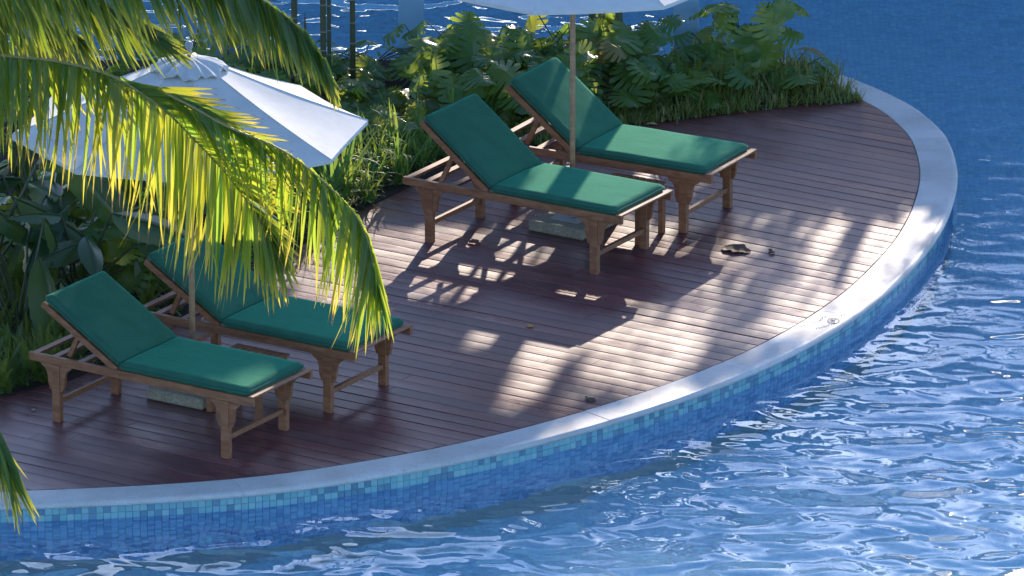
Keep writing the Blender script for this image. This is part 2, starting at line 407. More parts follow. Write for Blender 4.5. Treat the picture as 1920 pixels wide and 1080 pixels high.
# planting bed soil, gently mounded
BED = [(-8.6, -4.05), (-6.5, -3.45), (-5.2, -3.05), (-4.02, -2.69), (-3.73, -2.58), (-3.27, -2.20), (-2.84, -1.55), (-1.93, .45), (-1.15, 2.0), (-.51, 3.06), (1.04, 4.26), (1.91, 4.62), (2.35, 4.76), (2.86, 4.885)]
bedpoly = [Vector((a, b, 0)) for a, b in BED] + [cpt(a, .0) for a in (17, 20, 23, 26)] + [Vector((-13.9, BACK_Y-.25, 0)), Vector((-13.9, -4.3, 0))]
mb = MB(); mb.prism([(p.x, p.y) for p in bedpoly], -.028, .012, 'z')
tag(mb.build('planting_bed', M['soil']), kind='structure')

# mosaic on the island wall
tw, thh = .0525, .0525
wall = empty('island_wall', (0, 0, 0), kind='structure')
tile_me = {}
def tile_mesh(k):
    m_ = MB(); e = .0245
    m_.box((-e, 0, -e), (e, .006, e)); m_.uv = [(k/9.0+.02, 0)]*len(m_.v)
    return m_.mesh('tile', M['tile'])
vars_ = [tile_mesh(k) for k in range(9)]
stuff = MB(); cnt = 0
arc = 0.0; a = -96.0; slots = []
while a < 26:
    r = rin(a)+.262; da = math.degrees(tw/r); slots.append(a); a += da
def tile_w():
    q = random.random(); return random.choice((0, 1, 2, 3, 4)) if q < .62 else random.choice((5, 6, 7, 8))
cand = [(a_, row) for a_ in slots for row in range(2)]
vis = [c for c in cand if -93 < c[0] < -8][:300]
visset = set(vis)
for i, a_ in enumerate(slots):
    p = cpt(a_, .262); t = Vector((-math.sin(R(a_)), math.cos(R(a_)), 0)); nrm = Vector((math.cos(R(a_)), math.sin(R(a_)), 0))
    for row in range(0, 18):
        z = -.046-.026-row*thh
        if (a_, row) in visset:
            o = link_mesh('tile', vars_[tile_w()], wall)
            o.location = (p.x, p.y, z); o.rotation_euler = (0, 0, R(a_)-math.pi/2)
        else:
            e = .0245; vs = []
            k = tile_w()
            for (u, v_) in ((-e, -e), (e, -e), (e, e), (-e, e)):
                vs.append(p+t*u+nrm*.006+Vector((0, 0, z+v_)))
            for (u, v_) in ((-e, -e), (e, -e), (e, e), (-e, e)):
                vs.append(p+t*u+Vector((0, 0, z+v_)))
            stuff.add(vs, [(0,1,2,3),(0,4,5,1),(1,5,6,2),(2,6,7,3),(3,7,4,0)], [((k+.3)/9.0, 0)]*8, mi=(1 if row > 1 else 0))
o = stuff.build('tile_band', [M['tile'], M['tile_sub']], wall, recalc=False); o['kind'] = 'stuff'

# coping stones with rounded noses
cop = empty('coping', (0, 0, 0), kind='structure')
def coping_seg(a0, a1):
    m_ = MB(); prof = [(.004, -.028), (.0, -.002), (.002, .0), (.262, .003), (.280, .0), (.293, -.008), (.300, -.022), (.298, -.034), (.288, -.044), (.262, -.046), (.1, -.046)]
    nn = 14; np_ = len(prof); vs = []; fs = []
    for i in range(nn+1):
        aa = a0+(a1-a0)*i/nn
        for (e, z) in prof: vs.append(cpt(aa, e+.003, z))
    for i in range(nn):
        for j in range(np_-1): fs.append((i*np_+j, (i+1)*np_+j, (i+1)*np_+j+1, i*np_+j+1))
    fs += [tuple(range(np_)), tuple(nn*np_+j for j in range(np_-1, -1, -1))]
    m_.add(vs, fs); return m_.build('coping_stone', M['coping'], cop, smooth=False)
aa = A0
steps = []
while aa < A1:
    d = 11.3+random.uniform(-.3, .3); steps.append((aa+.006, min(aa+d, A1)-.006)); aa += d
for s0, s1 in steps:
    o = coping_seg(s0, s1); o.location.z = random.uniform(-.0012, .0012)
# engraved depth mark on one coping stone
c0 = G(1563, 602, 0.003); mk = MB()
rg = [c0+Vector((math.cos(t)*.044, math.sin(t)*.10*.62, .0025)) for t in [2*math.pi*i/24 for i in range(25)]]
mk.tube(rg, .0022, 4)
for (ax, ay, bx, by) in ((-.02, -.03, .02, .035), (-.015, .03, .012, -.02), (-.03, .0, .0, .012)):
    mk.tube([c0+Vector((ax, ay, .0025)), c0+Vector((bx, by, .0025))], .002, 4)
random.seed(3)
for (px0, py0, px1, py1, n_) in ((1503, 612, 1552, 591, 10), (1527, 607, 1545, 596, 6), (1531, 616, 1568, 606, 8), (1568, 594, 1588, 591, 4)):
    for i in range(n_):
        q = G(px0+(px1-px0)*i/n_, py0+(py1-py0)*i/n_, .003)
        for k in range(2):
            u = Vector((random.uniform(-.007, .007), random.uniform(-.022, .022), .0022)); w_ = Vector((random.uniform(-.007, .007), random.uniform(-.022, .022), .0022))
            mk.tube([q+u, q+w_], .0017, 3)
mk.build('engraved_mark', M['ink'], cop)

# deck boards
random.seed(11)
dck = empty('deck', (0, 0, 0), kind='structure')
DD = Vector((math.cos(PHI), math.sin(PHI), 0)); DN = Vector((-DD.y, DD.x, 0)); PITCH_B = .15106
poly = [Vector((a_, b_-(-.12), 0)) for a_, b_ in BED] + [cpt(a_, -.004) for a_ in [x*.5 for x in range(34, -261, -1)] if a_ > -126]
phase = DN.dot(G(1300, 422.7)) % PITCH_B
def hits(c_):
    ts = []
    for i in range(len(poly)):
        p, q = poly[i], poly[(i+1) % len(poly)]; a_, b_ = DN.dot(p)-c_, DN.dot(q)-c_
        if (a_ < 0) != (b_ < 0):
            t = a_/(a_-b_); ts.append(DD.dot(p+(q-p)*t))
    return sorted(ts)
ks = [DN.dot(p) for p in poly]; k0 = int((min(ks)-phase)/PITCH_B)-1; k1 = int((max(ks)-phase)/PITCH_B)+2
for k in range(k0, k1):
    gap = .0045+random.uniform(-.0012, .002)
    lo, hi = phase+k*PITCH_B+gap/2, phase+(k+1)*PITCH_B-gap/2
    rows = []
    for j, u in enumerate((0, .03, .25, .5, .75, .97, 1.0)):
        c_ = lo+(hi-lo)*u; h = hits(c_)
        if len(h) < 2: rows = None; break
        rows.append((c_, h[0], h[-1], (-.0035, -.0006, .0006, .001, .0006, -.0006, -.0035)[j]))
    if not rows: continue
    dz = random.uniform(-.0012, .0012); tilt = random.uniform(-.0012, .0012)
    mid0, mid1 = rows[3][1], rows[3][2]; cuts = [mid0-1]
    t_ = mid0+random.uniform(.8, 3.6)
    while t_ < mid1-.7: cuts.append(t_); t_ += random.choice((2.4, 3.0, 3.6))+random.uniform(-.1, .1)
    cuts.append(mid1+1)
    for ci in range(len(cuts)-1):
        c0_, c1_ = cuts[ci]+(.0016 if ci else 0), cuts[ci+1]-(.0016 if ci < len(cuts)-2 else 0)
        nseg = 8; m_ = MB(); vs = []; fs = []; nr = len(rows); dz2 = dz+random.uniform(-.0005, .0005)
        span = [(c_, max(t0, c0_), min(t1, c1_), z) for c_, t0, t1, z in rows]
        if min(q[2]-q[1] for q in span) < .01: continue
        for i in range(nseg+1):
            for j, (c_, t0, t1, z) in enumerate(span):
                t = t0+(t1-t0)*i/nseg; p = DD*t+DN*c_
                vs.append((p.x, p.y, z+dz2+tilt*(j/3-1)+.0012*math.sin(t*1.3+k)))
        base_n = len(vs)
        for i in range(nseg+1):
            for (c_, t0, t1, z) in (span[0], span[-1]):
                t = t0+(t1-t0)*i/nseg; p = DD*t+DN*c_; vs.append((p.x, p.y, -.026))
        for i in range(nseg):
            for j in range(nr-1): fs.append((i*nr+j, (i+1)*nr+j, (i+1)*nr+j+1, i*nr+j+1))
            fs.append((i*nr, base_n+i*2, base_n+(i+1)*2, (i+1)*nr)); fs.append((i*nr+nr-1, (i+1)*nr+nr-1, base_n+(i+1)*2+1, base_n+i*2+1))
        fs.append(tuple(range(nr))+(base_n+1, base_n)); e0 = nseg*nr; fs.append(tuple(e0+j for j in range(nr-1, -1, -1))+(base_n+nseg*2, base_n+nseg*2+1))
        m_.add(vs, fs); m_.build('board', M['deck'], dck, smooth=False)
mb = MB(); mb.prism([(p.x, p.y) for p in poly], -.0295, -.0275, 'z'); mb.build('board_gap_sheet', M['soil'], dck).name = 'underlay'  # dark sheet below the boards, visible through their gaps

# ------------------------------------------------------------------ loungers
WQ, HR = .74, .497
def cushion_mesh(name, L, W, T, seed):
    m_ = MB(); nu, nv = 26, 18; r = .028
    def half(sign):
        def fn(u, v):
            x, y = (u-.5)*L, (v-.5)*W
            # denser rows at the rim
            fx = (u-.5)*2; fy = (v-.5)*2; fx = math.copysign(abs(fx)**.75, fx); fy = math.copysign(abs(fy)**.75, fy)
            x, y = fx*L/2, fy*W/2
            ex, ey = L/2-abs(x), W/2-abs(y)
            rc = .035
            if ex < rc and ey < rc:
                dx, dy = rc-ex, rc-ey; d = math.hypot(dx, dy)
                if d > 1e-6 and max(dx, dy) > 0:
                    s_ = max(dx, dy)/d; x = math.copysign(L/2-rc+dx*s_, x); y = math.copysign(W/2-rc+dy*s_, y)
                    e = rc-d*s_
                else: e = min(ex, ey)
            else: e = min(ex, ey)
            e = max(0, min(e, r))/r
            h = T/2*(1-(1-math.sqrt(max(0, 1-(1-e)**2)))*.75)
            puff = .004*math.sin(math.pi*u)*math.sin(math.pi*v)+.0035*mn.noise(Vector((x*4+seed, y*5, seed)))
            return (x, y, sign*h+(puff if sign > 0 else 0))
        return fn
    m_.grid(half(1), nu, nv); m_.grid(half(-1), nu, nv)
    # closing band
    n0 = (nu+1)*(nv+1); loop = [i*(nv+1) for i in range(nu+1)]+[nu*(nv+1)+j for j in range(1, nv+1)]+[i*(nv+1)+nv for i in range(nu-1, -1, -1)]+[j for j in range(nv-1, 0, -1)]
    for i in range(len(loop)):
        a_, b_ = loop[i], loop[(i+1) % len(loop)]; m_.f.append((a_, b_, n0+b_, n0+a_)); m_.m.append(0)
    pts = [m_.v[i].copy() for i in loop]
    return m_.mesh(name, M['green'], True, True), pts
def make_lounger(alpha, seed):
    t = empty('sun_lounger')
    ox, oy = .745, -.37                 # foot-near leg at (ox, oy) local
    def X(l): return l+ox
    def Y(q): return q+oy
    def part(name, fn, mat='teak', parent=None):
        m_ = MB(); fn(m_); return m_.build(name, M[mat], parent or t)
    for q in (0, WQ):
        part('side_rail', lambda m_: m_.box((X(-1.742), Y(q)-.016, .436), (X(.248), Y(q)+.016, HR), ch=.003))
    part('end_board', lambda m_: m_.box((X(.196), Y(-.017), HR+.0005), (X(.252), Y(WQ+.017), HR+.015), ch=.003))
    for l in [-.90, -.76, -.62, -.48, -.34, -.20, -.06, .08]:
        part('seat_slat', lambda m_: m_.box((X(l)-.03, Y(.017), .470), (X(l)+.03, Y(WQ-.017), .488)))
    for l in (-1.705, -1.53, -1.30):
        part('cross_bar', lambda m_: m_.box((X(l)-.028, Y(.0165), .470), (X(l)+.028, Y(WQ-.0165), .492), ch=.002))
    prof = [(.034, .436), (.135, .436), (.13, .422), (.112, .410), (.094, .396), (.082, .376), (.076, .345), (.072, .30), (.066, .272), (.060, .262), (.060, .252), (.052, .243), (.040, .240), (.034, .243)]
    for l in (0, -1.5):
        for q in (.0, WQ):
            lg = part('leg', lambda m_: m_.box((X(l)-.034, Y(q)-.024, 0), (X(l)+.034, Y(q)+.024, .4355), ch=.003))
            for s_ in (1, -1):
                part('bracket', lambda m_: m_.prism([(X(l)+s_*(a_+.0005), z-.001) for a_, z in prof], Y(q)-.014, Y(q)+.014), parent=lg)
        part('stretcher', lambda m_: m_.box((X(l)-.017, Y(.0245), .135), (X(l)+.017, Y(WQ-.0245), .172), ch=.002))
    # backrest
    ca, sa = math.cos(alpha), math.sin(alpha); hx, hz = X(-.962), .508
    mat = Matrix(((-ca, 0, -(-sa), hx), (0, -1, 0, 0), (sa, 0, ca, hz), (0, 0, 0, 1)))
    # local frame: u along the backrest, v across, w above it
    ax_u = Vector((-ca, 0, sa)); ax_w = Vector((sa, 0, ca))
    def BM(u, v, w_): return Vector((hx, 0, hz))+ax_u*u+ax_w*w_+Vector((0, v, 0))
    def bbox(m_, a_, b_, ch=0.0):
        m2 = MB(); m2.box(a_, b_, ch=ch); m_.add([BM(*p) for p in m2.v], m2.f)
    for v in (-.352, .352):
        part('backrest_side', lambda m_: bbox(m_, (0, v-.016, -.048), (.765, v+.016, .0), .003))
    for k in range(7):
        u = .05+k*.112
        part('backrest_slat', lambda m_: bbox(m_, (u-.03, -.3355, -.022), (u+.03, .3355, -.004)))
    for v in (-.30, .30):
        def strut(m_):
            p0 = Vector((X(-1.435), v, .492)); p1 = BM(.42, v, -.022); d = (p1-p0).normalized(); n_ = Vector((0, 1, 0)); u_ = d.cross(n_)
            for_ = []
            for p in (p0, p1):
                for a_, b_ in ((-1, -1), (1, -1), (1, 1), (-1, 1)): for_.append(p+u_*.018*a_+n_*.013*b_)
            m_.add(for_, [(0,1,2,3),(7,6,5,4),(0,4,5,1),(1,5,6,2),(2,6,7,3),(3,7,4,0)])
        part('prop_strut', strut)
    me, pts = cushion_mesh('seat_cushion', 1.150, .752, .066, seed)
    sc = link_mesh('seat_cushion', me, t); sc.location = (X(-.958)+1.150/2, 0, .491+.032)
    me2, pts2 = cushion_mesh('back_cushion', .775, .745, .064, seed+5)
    bc = link_mesh('back_cushion', me2, t)
    ctr = BM(.385, 0, .036)
    bc.matrix_local = Matrix(((-ax_u.x, 0, ax_w.x, ctr.x), (0, 1, 0, ctr.y), (-ax_u.z, 0, ax_w.z, ctr.z), (0, 0, 0, 1)))
    for cu, pp in ((sc, pts), (bc, pts2)):
        m_ = MB(); q_ = [p+Vector((0, 0, .0005)) for p in pp]; m_.tube(q_+[q_[0]], .0032, 5, cap=False); m_.build('piping', M['green2'], cu, smooth=True)
    return t
def put_lounger(proto, x, y, th, label):
    # x,y = position of the foot-near leg, th = angle of the length direction
    c, s_ = math.cos(th), math.sin(th); lx, ly = .745, -.37
    proto.location = (x-(lx*c-ly*s_), y-(lx*s_+ly*c), 0.0); proto.rotation_euler = (0, 0, th)
    tag(proto, label, 'sun lounger', 'green-cushioned teak loungers on the deck')
low = make_lounger(R(30.8), 1.0); high = make_lounger(R(37.5), 9.0)
low2 = copy_tree(low); high2 = copy_tree(high)
for o_l, args in ((low, (-2.0696, -3.9568, R(-32.85), 'teak lounger with green cushions in the lower left corner, nearest the pool')),
                  (low2, (-1.3485, -2.9416, R(-32.3), 'teak lounger with green cushions half hidden by the hanging yellow palm leaflets')),
                  (high, (.6363, .3448, R(-31.8), 'teak lounger with sunlit stripes on its green seat, standing before the right wooden pole')),
                  (high2, (1.3395, 1.3789, R(-28.9), 'green-cushioned teak lounger farthest back, against the plants, behind the right wooden pole'))):
    put_lounger(o_l, *args)
# B's head and C/D fine

# ------------------------------------------------------------------ side tables between the loungers
def make_table():
    t = empty('side_table'); h = .415; a_, b_ = .235, .20
    def part(name, fn, parent=None): m_ = MB(); fn(m_); return m_.build(name, M['teak'], parent or t)
    for k in range(8):
        x = -a_+.03+k*(2*a_-.06)/7
        part('slat', lambda m_: m_.box((x-.026, -b_-.01, h-.016), (x+.026, b_+.01, h), ch=.002))
    for s_ in (1, -1):
        part('apron', lambda m_: m_.box((-a_+.022, s_*(b_-.02)-.011, h-.075), (a_-.022, s_*(b_-.02)+.011, h-.017)))
        part('apron', lambda m_: m_.box((s_*(a_-.01)-.011, -b_+.032, h-.075), (s_*(a_-.01)+.011, b_-.032, h-.0175)))
        for u in (1, -1):
            part('leg', lambda m_: m_.box((s_*(a_-.022)-.022, u*(b_-.02)-.022, 0), (s_*(a_-.022)+.022, u*(b_-.02)+.022, h-.0765), ch=.002))
    return t
def put_table(t, corner, th, label):       # corner = ground point of the right near leg
    c, s_ = math.cos(th), math.sin(th); lx, ly = .213, -.18
    t.location = (corner.x-(lx*c-ly*s_), corner.y-(lx*s_+ly*c), 0); t.rotation_euler = (0, 0, th)
    tag(t, label, 'side table', 'small slatted side tables')
tb = make_table(); tb2 = copy_tree(tb)
put_table(tb, G(1197, 459), R(-31), 'low slatted teak side table between the two loungers with sunlit cushions')
put_table(tb2, G(485, 790), R(-32.5), 'low slatted teak side table between the two shaded left loungers')

# ------------------------------------------------------------------ umbrellas
def make_umbrella():
    t = empty('parasol')
    def part(name, m_, mat, parent=None, smooth=False): return m_.build(name, M[mat], parent or t, smooth=smooth)
    RR, ZR, ZA = 1.315, 2.075, 2.55
    m_ = MB(); m_.tube([(0, 0, .05), (0, 0, 1.2), (0, 0, 2.62)], .0225, 14); part('pole', m_, 'pole', smooth=True)
    can = empty('canopy'); can.parent = t
    for k in range(8):
        a0, a1 = math.pi/4*k, math.pi/4*(k+1); m_ = MB()
        def fn(u, v):
            r = .20+(RR-.20)*u; A = Vector((math.cos(a0), math.sin(a0), 0)); B = Vector((math.cos(a1), math.sin(a1), 0))
            p = (A*(1-v)+B*v)*r
            z = ZR+(ZA-ZR)*(1-u)-.018*math.sin(math.pi*u)
            z -= .012*math.sin(math.pi*v)*math.sin(math.pi*min(1, u*1.0))+.010*math.sin(math.pi*v)*u
            inward = 1-.012*math.sin(math.pi*v)*u
            return (p.x*inward, p.y*inward, z+.0025*mn.noise(Vector((p.x*5, p.y*5, k))))
        m_.grid(fn, 12, 8)
        # hem
        m_.grid(lambda u, v: tuple(Vector(fn(1, v))+Vector((0, 0, -.03*u))), 1, 8)
        m_.build('canopy_panel', M['canvas'], can, smooth=True, recalc=False)
    for k in range(8):
        a0 = math.pi/4*k; d = Vector((math.cos(a0), math.sin(a0), 0)); m_ = MB()
        m_.tube([d*(.20+(RR-.20)*u)+Vector((0, 0, ZR+(ZA-ZR)*(1-u)-.018*math.sin(math.pi*u)+.002)) for u in [i/10 for i in range(11)]], .0035, 5); m_.build('seam', M['canvas'], can)
    # vent cap with ruffled hem
    m_ = MB(); n = 64
    def cap(u, v):
        th = 2*math.pi*v; r = .015+.255*u; lobe = math.cos(th*8+.6); cr = mn.noise(Vector((math.cos(th)*5, math.sin(th)*5, u*2)))
        rr = r*(1+.06*u*u*lobe+.05*u*cr); z = 2.622-.10*r-.75*r*r+u**1.5*(-.014*lobe+.018*cr)+.010*u*u*math.sin(th*19+2)+.008*u*math.sin(th*11)
        return (rr*math.cos(th), rr*math.sin(th), z)
    m_.grid(cap, 12, 128); m_.grid(lambda u, v: tuple(Vector(cap(1, v))+Vector((0, 0, -.016*u))), 1, 128)
    part('vent_cap', m_, 'canvas', can, smooth=True)
    m_ = MB(); m_.lathe([(.001, 2.735), (.014, 2.732), (.026, 2.722), (.031, 2.705), (.027, 2.688), (.016, 2.676), (.013, 2.668), (.022, 2.660), (.024, 2.652), (.014, 2.646), (.016, 2.615), (.001, 2.61)], 20)
    part('finial', m_, 'metal', smooth=True)
    m_ = MB(); m_.lathe([(.024, 1.82), (.042, 1.82), (.045, 1.87), (.032, 1.90), (.024, 1.90)], 16); hub = part('runner', m_, 'pole', smooth=True)
    m_ = MB(); m_.lathe([(.024, 2.50), (.05, 2.50), (.05, 2.56), (.024, 2.57)], 16); part('crown_hub', m_, 'pole', smooth=True)
    for k in range(8):
        a0 = math.pi/4*k; d = Vector((math.cos(a0), math.sin(a0), 0)); m_ = MB()
        m_.tube([d*.05+Vector((0, 0, 2.53)), d*.68+Vector((0, 0, 2.285)), d*(RR-.01)+Vector((0, 0, ZR-.016))], .009, 5); rb = part('rib', m_, 'pole')
        m_ = MB(); m_.tube([d*.04+Vector((0, 0, 1.885)), d*.66+Vector((0, 0, 2.275))], .008, 5); m_.build('strut', M['pole'], rb)
    base = MB(); base.box((-.25, -.25, 0), (.25, .25, .085), ch=.012); bs = part('base_slab', base, 'concrete')
    m_ = MB(); m_.box((-.13, -.13, .086), (.13, .13, .092)); m_.build('base_plate', M['metal'], bs)
    m_ = MB(); m_.lathe([(.024, .30), (.030, .30), (.030, .093), (.024, .093)], 16); m_.build('base_tube', M['metal'], bs, smooth=True)
    return t, can, bs
ub, can, bs = make_umbrella()
ub2 = copy_tree(ub)
pl = G(362, 742); pr = G(1073, 427)
ub.location = (pl.x, pl.y, 0); ub.rotation_euler = (0, 0, R(8))
ub2.location = (pr.x, pr.y, 0); ub2.rotation_euler = (0, 0, R(-13.5+.0))
for u_, ang in ((ub, 8), (ub2, -13.5)):
    for c_ in bpy.data.objects:
        if c_.parent == u_ and c_.name.startswith('base_slab'): c_.rotation_euler = (0, 0, R(-32.3-ang))
ub2.scale = (1, 1, 1.03)
tag(ub, 'white canvas parasol whose whole top shows behind the palm frond', 'parasol', 'white canvas parasols')
tag(ub2, 'white canvas parasol cut off by the top edge, pole between the two sunlit loungers', 'parasol', 'white canvas parasols')

# ------------------------------------------------------------------ columns
for (px, wpx, lab) in ((417, 49, 'round-edged pale column half hidden behind the left palm leaflets'), (771, 49, 'pale blue column standing in the monstera left of the loungers'), (1286, 48, 'pale column behind the plants just right of the cropped parasol')):
    p = V(px, 20, BACK_Y-.42); t = empty('column', (p.x, p.y, .012), R(0), lab, 'column', 'pale columns along the back of the bed')
    m_ = MB(); m_.box((-.104, -.104, .0), (.104, .104, 2.7), ch=.006); m_.build('shaft', M['column'], t)
    m_ = MB(); m_.box((-.14, -.14, 2.70), (.14, .14, 2.78)); m_.build('cap', M['column'], t)

# ------------------------------------------------------------------ plants
def frame(d, n_):                       # rotation with x along d, z close to n_
    d = d.normalized(); y = n_.cross(d)
    if y.length < 1e-4: y = Vector((0, 1, 0)).cross(d)
    y.normalize(); z = d.cross(y).normalized()
    return Matrix(((d.x, y.x, z.x, 0), (d.y, y.y, z.y, 0), (d.z, y.z, z.z, 0), (0, 0, 0, 1)))
def monstera_mesh(seed, mat):
    rnd = random.Random(seed); m_ = MB()
    # outline radius as a function of angle from the tip, leaf length 1 from the petiole to the tip
    def outline(a_):                     # heart shape
        t = abs(a_)/math.pi
        return 0.98-.62*t**1.0*1.0+.36*math.sin(math.pi*min(1, t*1.15))**1.6
    L = .86; droop = rnd.uniform(.25, .55); fold = rnd.uniform(.15, .4)
    def shape(x, y):
        z = -droop*(max(x, 0)**2)*.7-fold*abs(y)*.7-.35*y*y+.03*math.sin(x*9+seed)+.02*math.sin(abs(y)*14+x*6)
        return (x, y, z)
    nl = 8
    for side in (1, -1):
        for i in range(nl):
            s0, s1 = i/nl, (i+1)/nl                    # along midrib
            x0, x1 = -.02+s0*L, -.02+s1*L
            a0, a1 = math.pi*.93*(1-s0)**.9*1.0, math.pi*.93*(1-s1)**.9
            slit = rnd.uniform(.18, .38) if i < nl-1 else .5
            keep = rnd.uniform(.48, .66)
            rows = 6; vs = []; uvs = []
            for r_ in range(rows+1):
                f = r_/rows
                for c_ in range(4):
                    g = c_/3
                    a_ = a0+(a1-a0)*g; xm = x0+(x1-x0)*g
                    if f > slit:
                        k = (f-slit)/(1-slit); shrink = 1-(1-keep)*k**.7
                        if r_ == rows: shrink *= .75
                        g2 = .5+(g-.5)*shrink; a_ = a0+(a1-a0)*g2; xm = x0+(x1-x0)*g2
                    rad = outline(a_)*.62*(1+.0*i)
                    ox_, oy_ = .28+rad*math.cos(a_)*1.05, rad*math.sin(a_)
                    end = 1.0-(.06*abs(g-.5)*2 if r_ == rows else 0)
                    # curve lobe towards the tip
                    x = xm+(ox_-xm)*f*end+.05*math.sin(math.pi*f); y = oy_*f*end
                    if f > 0 and a_ > 2.3: x += 0
                    p = shape(x, side*y); vs.append(p); uvs.append((f, 0))
            fs = [(r_*4+c_, (r_+1)*4+c_, (r_+1)*4+c_+1, r_*4+c_+1) for r_ in range(rows) for c_ in range(3)]
            m_.add(vs, fs, uvs)
    return m_.mesh('monstera_leaf', mat, True)
MON = [monstera_mesh(s_, M['monstera']) for s_ in range(5)]+[monstera_mesh(9, M['monstera_old'])]
def broad_mesh(seed):
    rnd = random.Random(seed); m_ = MB(); dr = rnd.uniform(.3, .8)
    def fn(u, v):
        x = u; wv = .19*math.sin(math.pi*min(1, u**.8))**.75*(1-.1*u); y = (v-.5)*2*wv
        z = -dr*u*u*.6-abs(y)*.6+.012*math.sin(u*60+v*3)*abs(v-.5)*2
        return (x, y, z)
    m_.grid(fn, 20, 6); m_.tube([(u/10, 0, -dr*(u/10)**2*.6+.003) for u in range(11)], [.012*(1-.08*u) for u in range(11)], 5, False)
    return m_.mesh('broad_leaf', M['banana'], True)
BRD = [broad_mesh(s_) for s_ in range(4)]
def stems_and_leaves(t, leaves, lib, leafname, mat_stem, rnd, rs=.008):
    m_ = MB()
    for (root, tip, d, n_, size, mesh) in leaves:
        mid = root*.5+tip*.5+Vector((0, 0, .12*(tip-root).length)); m_.tube([root, mid, tip], [rs*1.3, rs, rs*.8], 5, False)
        o = link_mesh(leafname, mesh, t); mt = frame(d, n_); mt = Matrix.Translation(tip) @ mt @ Matrix.Diagonal((size, size*rnd.uniform(.9, 1.1), size, 1)); o.matrix_local = mt
    m_.build('stem', mat_stem, t, smooth=True)
def monstera(loc, n, h, spread, size, label, group, seed):
    rnd = random.Random(seed); t = empty('monstera_plant', loc, 0, label, 'monstera', group); L = []
    for i in range(n):
        a_ = rnd.uniform(0, 2*math.pi) if rnd.random() < .45 else rnd.gauss(-math.pi/2, .9)
        hh = h*rnd.uniform(.45, 1.0); sp = spread*rnd.uniform(.3, 1.0)
        tip = Vector((math.cos(a_)*sp, math.sin(a_)*sp, hh)); out = Vector((math.cos(a_), math.sin(a_), 0))
        tilt = rnd.uniform(-.2, 1.1); d = out*math.cos(tilt)+Vector((0, 0, -math.sin(tilt)))+Vector((rnd.uniform(-.3, .3), rnd.uniform(-.3, .3), 0))
        nn = Vector((0, 0, 1))*math.cos(tilt)+out*math.sin(tilt)+Vector((rnd.uniform(-.35, .35), rnd.uniform(-.35, .35), 0))
        me = MON[5] if rnd.random() < .025 else MON[rnd.randrange(5)]
        L.append((Vector((rnd.uniform(-.06, .06), rnd.uniform(-.06, .06), 0)), tip, d, nn, size*rnd.uniform(.7, 1.15), me))
    stems_and_leaves(t, L, MON, 'leaf', M['culm'], rnd, .006)
def broad(loc, n, h, spread, size, label, group, seed, amin=-3.14, amax=3.14):
    rnd = random.Random(seed); t = empty('broad_leaf_plant', loc, 0, label, 'leafy plant', group); L = []
    for i in range(n):
        a_ = rnd.uniform(amin, amax); hh = h*rnd.uniform(.35, 1.0); sp = spread*rnd.uniform(.3, 1.0)
        out = Vector((math.cos(a_), math.sin(a_), 0)); tip = out*sp+Vector((0, 0, hh)); tilt = rnd.uniform(-1.0, 1.1)
        d = out*math.cos(tilt)-Vector((0, 0, math.sin(tilt))); nn = Vector((0, 0, math.cos(tilt)))+out*math.sin(tilt)+Vector((rnd.uniform(-.8, .8), -.5, 0))
        L.append((Vector((rnd.uniform(-.05, .05), rnd.uniform(-.05, .05), 0)), tip, d, nn, size*rnd.uniform(.7, 1.1), BRD[rnd.randrange(4)]))
    stems_and_leaves(t, L, BRD, 'leaf', M['culm'], rnd, .012)
def blade(m_, root, d, length, width, bend, rnd, segs=4, z=0.0):
    side = Vector((-d.y, d.x, 0)); 
    if side.length < 1e-3: side = Vector((1, 0, 0))
    side.normalize(); vs = []; uvs = []; rr = rnd.random()
    p = root.copy(); dr = d.normalized(); st = length/segs
    for i in range(segs+1):
        w_ = width*.5*(1-(i/segs)**1.8)+.0006
        vs += [p-side*w_, p+side*w_]; uvs += [(i/segs, rr)]*2
        p = p+dr*st; dr = (dr+Vector((0, 0, -bend/segs))).normalized()
    m_.add(vs, [(2*i, 2*i+1, 2*i+3, 2*i+2) for i in range(segs)], uvs)
def strap_clump_mesh(seed, n=46, length=.34, width=.02):
    rnd = random.Random(seed); m_ = MB()
    for i in range(n):
        a_ = rnd.uniform(0, 6.283); e = rnd.uniform(.5, 1.45); d = Vector((math.cos(a_)*math.cos(e), math.sin(a_)*math.cos(e), math.sin(e)))
        z = rnd.uniform(0, .2) if rnd.random() < .6 else 0
        blade(m_, Vector((rnd.uniform(-.05, .05), rnd.uniform(-.05, .05), z)), d, length*rnd.uniform(.5, 1.1), width*rnd.uniform(.7, 1.3), rnd.uniform(.6, 2.0), rnd, 5)
    return m_.mesh('strap_leaves', M['spider'], True)
def fern_mesh(seed, n=22, length=.5):
    rnd = random.Random(seed); m_ = MB()
    for i in range(n):
        a_ = rnd.uniform(0, 6.283); e = rnd.uniform(.7, 1.5); dr = Vector((math.cos(a_)*math.cos(e), math.sin(a_)*math.cos(e), math.sin(e))); Lf = length*rnd.uniform(.6, 1.1)
        p = Vector((rnd.uniform(-.06, .06), rnd.uniform(-.06, .06), 0)); st = Lf/26; bend = rnd.uniform(.3, 1.1); rr = rnd.random(); prev = p.copy()
        for s_ in range(26):
            q = p+dr*st; side = dr.cross(Vector((0, 0, 1))); side = side.normalized() if side.length > .01 else Vector((1, 0, 0))
            up = side.cross(dr).normalized(); pl_ = .034*math.sin(math.pi*min(1, (s_+3)/28))**.6
            for sg in (1, -1):
                tip = p+side*sg*pl_+dr*st*.7+up*pl_*.25
                m_.add([p, p+dr*st*.8, tip+dr*st*.25, tip-dr*st*.1], [(0, 1, 2, 3)], [(0, rr)]*4)
            p = q; dr = (dr+Vector((0, 0, -bend/26))).normalized()
    return m_.mesh('fern_fronds', M['fern'], False)
